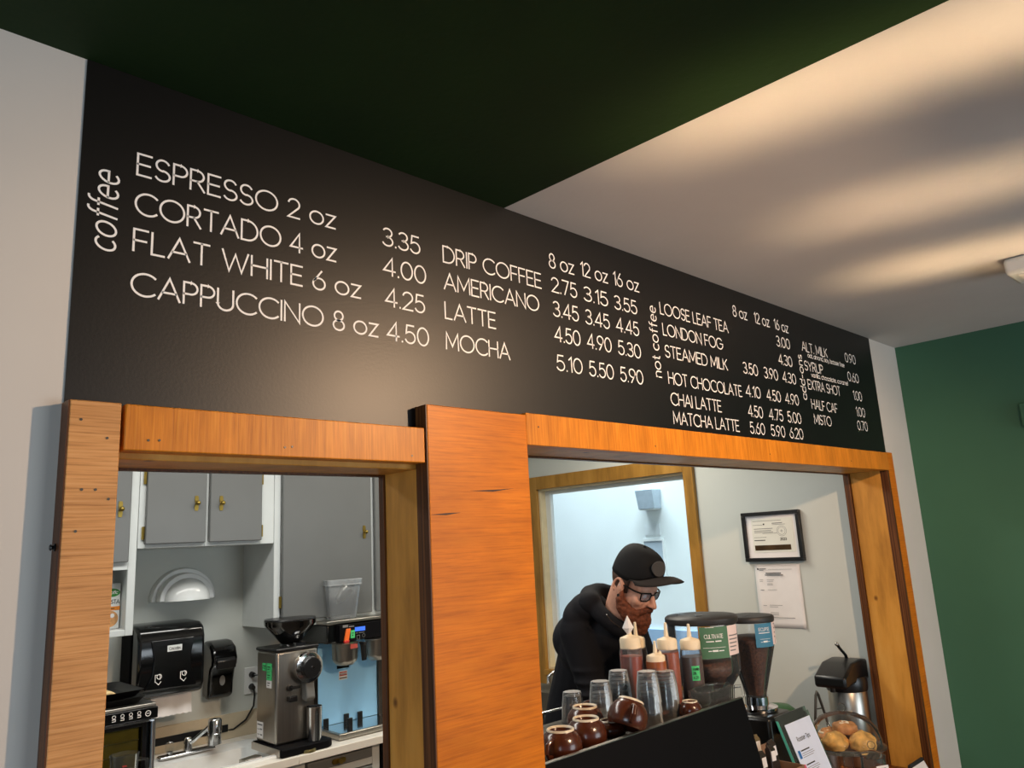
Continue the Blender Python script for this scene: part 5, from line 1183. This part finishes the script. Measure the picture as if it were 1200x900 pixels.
# cap: crown, brim, emblem, button, eyelets
cap = None
mb = MB(); rings = []
NU, NT = 12, 40
for j in range(NU + 1):
    ph = (PI / 2) * j / NU; ring = []
    for i in range(NT):
        t = 2 * PI * i / NT; c, s_ = math.cos(t), math.sin(t)
        e = math.cos(ph) ** .62; z = math.sin(ph) ** .95
        f = .110 * s_ if s_ > 0 else .106 * s_
        tallf = 1.0 + .10 * max(0, s_) * math.sin(2 * ph)
        base = .028 + .052 * max(0, s_) ** 2
        ring.append(hd(.0865 * c * max(e, .02), -.006 + f * max(e, .02) * tallf, base + (.160 - base) * z))
    rings.append(ring)
mb.loft(rings, cap0=False)
cap = mb.build('baseball_cap', 'cap_fabric', person, ang=180); cap['label'] = 'black baseball cap with a round dark emblem'
sd = cap.modifiers.new('cloth', 'SOLIDIFY'); sd.thickness = .003; sd.offset = -1
mb = MB()
inn, outp = [], []
K = 22
for i in range(K + 1):
    t = math.radians(14 + 152 * i / K); c, s_ = math.cos(t), math.sin(t)
    a = Vector((.0865 * c, -.006 + .110 * s_, .030 + .052 * s_ * s_))
    reach = .098 * (s_ ** .62)
    b = Vector((.0885 * c * (1 + .05 * s_), a.y + reach, a.z + .030 * s_ - .010 * (c * c)))
    inn.append(a); outp.append(b)
rows = []
for q in range(7):
    w = q / 6
    rows.append([a.lerp(b, w) + Vector((0, 0, .010 * math.sin(w * PI))) for a, b in zip(inn, outp)])
R = [[mb.bm.verts.new(hd(*p)) for p in r_] for r_ in rows]
for a, b in zip(R, R[1:]):
    for i in range(K): mb._f((a[i], a[i + 1], b[i + 1], b[i]))
br = mb.build('brim', 'cap_brim', cap, ang=180)
sd = br.modifiers.new('board', 'SOLIDIFY'); sd.thickness = .0035; sd.offset = 0
MB().ball(hd(0, -.006, .161), .006, 12, 8).build('button', 'cap_fabric', cap)
mb = MB(); ring = []
en = Vector((-.62, .86, .30)).normalized(); 
ecx = Vector((-.026, .1085, .120))
uu = Vector((0, -.20, 1)).normalized(); vv = uu.cross(Vector((0, 1, .2))).normalized()
ringo, ringi = [], []
for i in range(28):
    t = 2 * PI * i / 28; p = ecx + vv * (.029 * math.cos(t)) + uu * (.030 * math.sin(t))
    dx = p.x - 0
    p.y = p.y - dx * dx * 7.0 + .004; ringo.append(hd(*p)); q = p.copy(); q.y -= .004; ringi.append(hd(*q))
mb.loft([ringi, ringo]); emb = mb.build('emblem', 'emblem', cap, ang=50)
# glasses
mb = MB()
for s_ in (-1, 1):
    pts = []
    for a, b in rr_pts if False else [(-.024, .014), (-.027, .008), (-.026, -.010), (-.018, -.019), (.010, -.019), (.021, -.012), (.024, .006), (.020, .014), (-.024, .014)]:
        pts.append(hd((.034 - a) * s_, .099 - .014 * abs((.034 - a)) / .06, -.006 + b))
    mb.tube(pts, .0028, 8)
mb.tube([hd(-.012, .100, .002), hd(0, .103, .005), hd(.012, .100, .002)], .0025, 8)
fr = mb.build('glasses_frame', 'black_gloss', person)
for s_ in (-1, 1):
    MB().tube([hd(.060 * s_, .085, .006), hd(.074 * s_, .060, .006), (hd(.081 * s_, .0, .004)), hd(.083 * s_, -.012, -.004)], .0034, 8).build('temple', 'black_gloss', fr)
    mb = MB(); pts = [hd((.034 - a) * s_, .0985 - .014 * abs((.034 - a)) / .06, -.006 + b) for a, b in [(-.024, .013), (-.026, .0), (-.018, -.018), (.010, -.018), (.021, -.011), (.020, .013)]]
    mb.loft([pts, [p + HM @ Vector((0, .0012, 0)) for p in pts]]).build('lens', glass('lens_glass', (.96, .95, .99), gloss=.5, haze=.06) if 'lens_glass' not in MATS else 'lens_glass', fr)
# zip edges of the open sweatshirt
MB().tube([V(2.415, .628, 1.490), V(2.44, .628, 1.463), V(2.485, .628, 1.437), V(2.545, .628, 1.390), V(2.56, .628, 1.30)], .0022, 8).build('zip_edge', 'steel', hood)
MB().tube([V(2.70, .628, 1.475), V(2.665, .622, 1.44), V(2.625, .622, 1.40), V(2.60, .622, 1.37), V(2.585, .622, 1.30)], .0022, 8).build('zip_edge', 'steel', hood)
# trousers, shoes
mb = MB(); chain(mb, [(pel + V(0, .01, -.06), .150), (pel + V(0, .01, .02), .145)], 18)
for hp, kn, an in ((hipR, knR, anR), (hipL, knL, anL)): chain(mb, [(hp, .112), (hp.lerp(kn, .5), .097), (kn, .078), (kn.lerp(an, .5), .072), (an + V(0, 0, .02), .062)], 16)
fused(mb, 'trousers', 'trousers_dark', person, .009, 5)
for an, s_ in ((anR, -1), (anL, 1)):
    mb = MB(); chain(mb, [(V(an.x, an.y + .02, .05), .05), (V(an.x + .01 * s_, an.y - .08, .046), .046), (V(an.x + .02 * s_, an.y - .17, .040), .040)], 14)
    for v in mb.bm.verts: v.co.z = max(v.co.z, .002)
    fused(mb, 'shoe', 'black_plastic', person, .007, 3)
# what the hands hold: a milk jug
r = thing('milk_jug', (2.62, .46, .74), 'small steel milk jug under the hands of the person in the black cap', 'jug')
MB().lathe((2.62, .46, .7405), [(.048, 0), (.052, .004), (.054, .09), (.042, .17), (.046, .22), (.044, .22), (.040, .17), (.052, .09), (.001, .006)], 30, cap1=False).build('body', 'steel', r, ang=50)
MB().tube([(2.58, .445, .93), (2.55, .435, .92), (2.545, .435, .85), (2.572, .445, .82)], .005, 8).build('handle', 'steel', r)
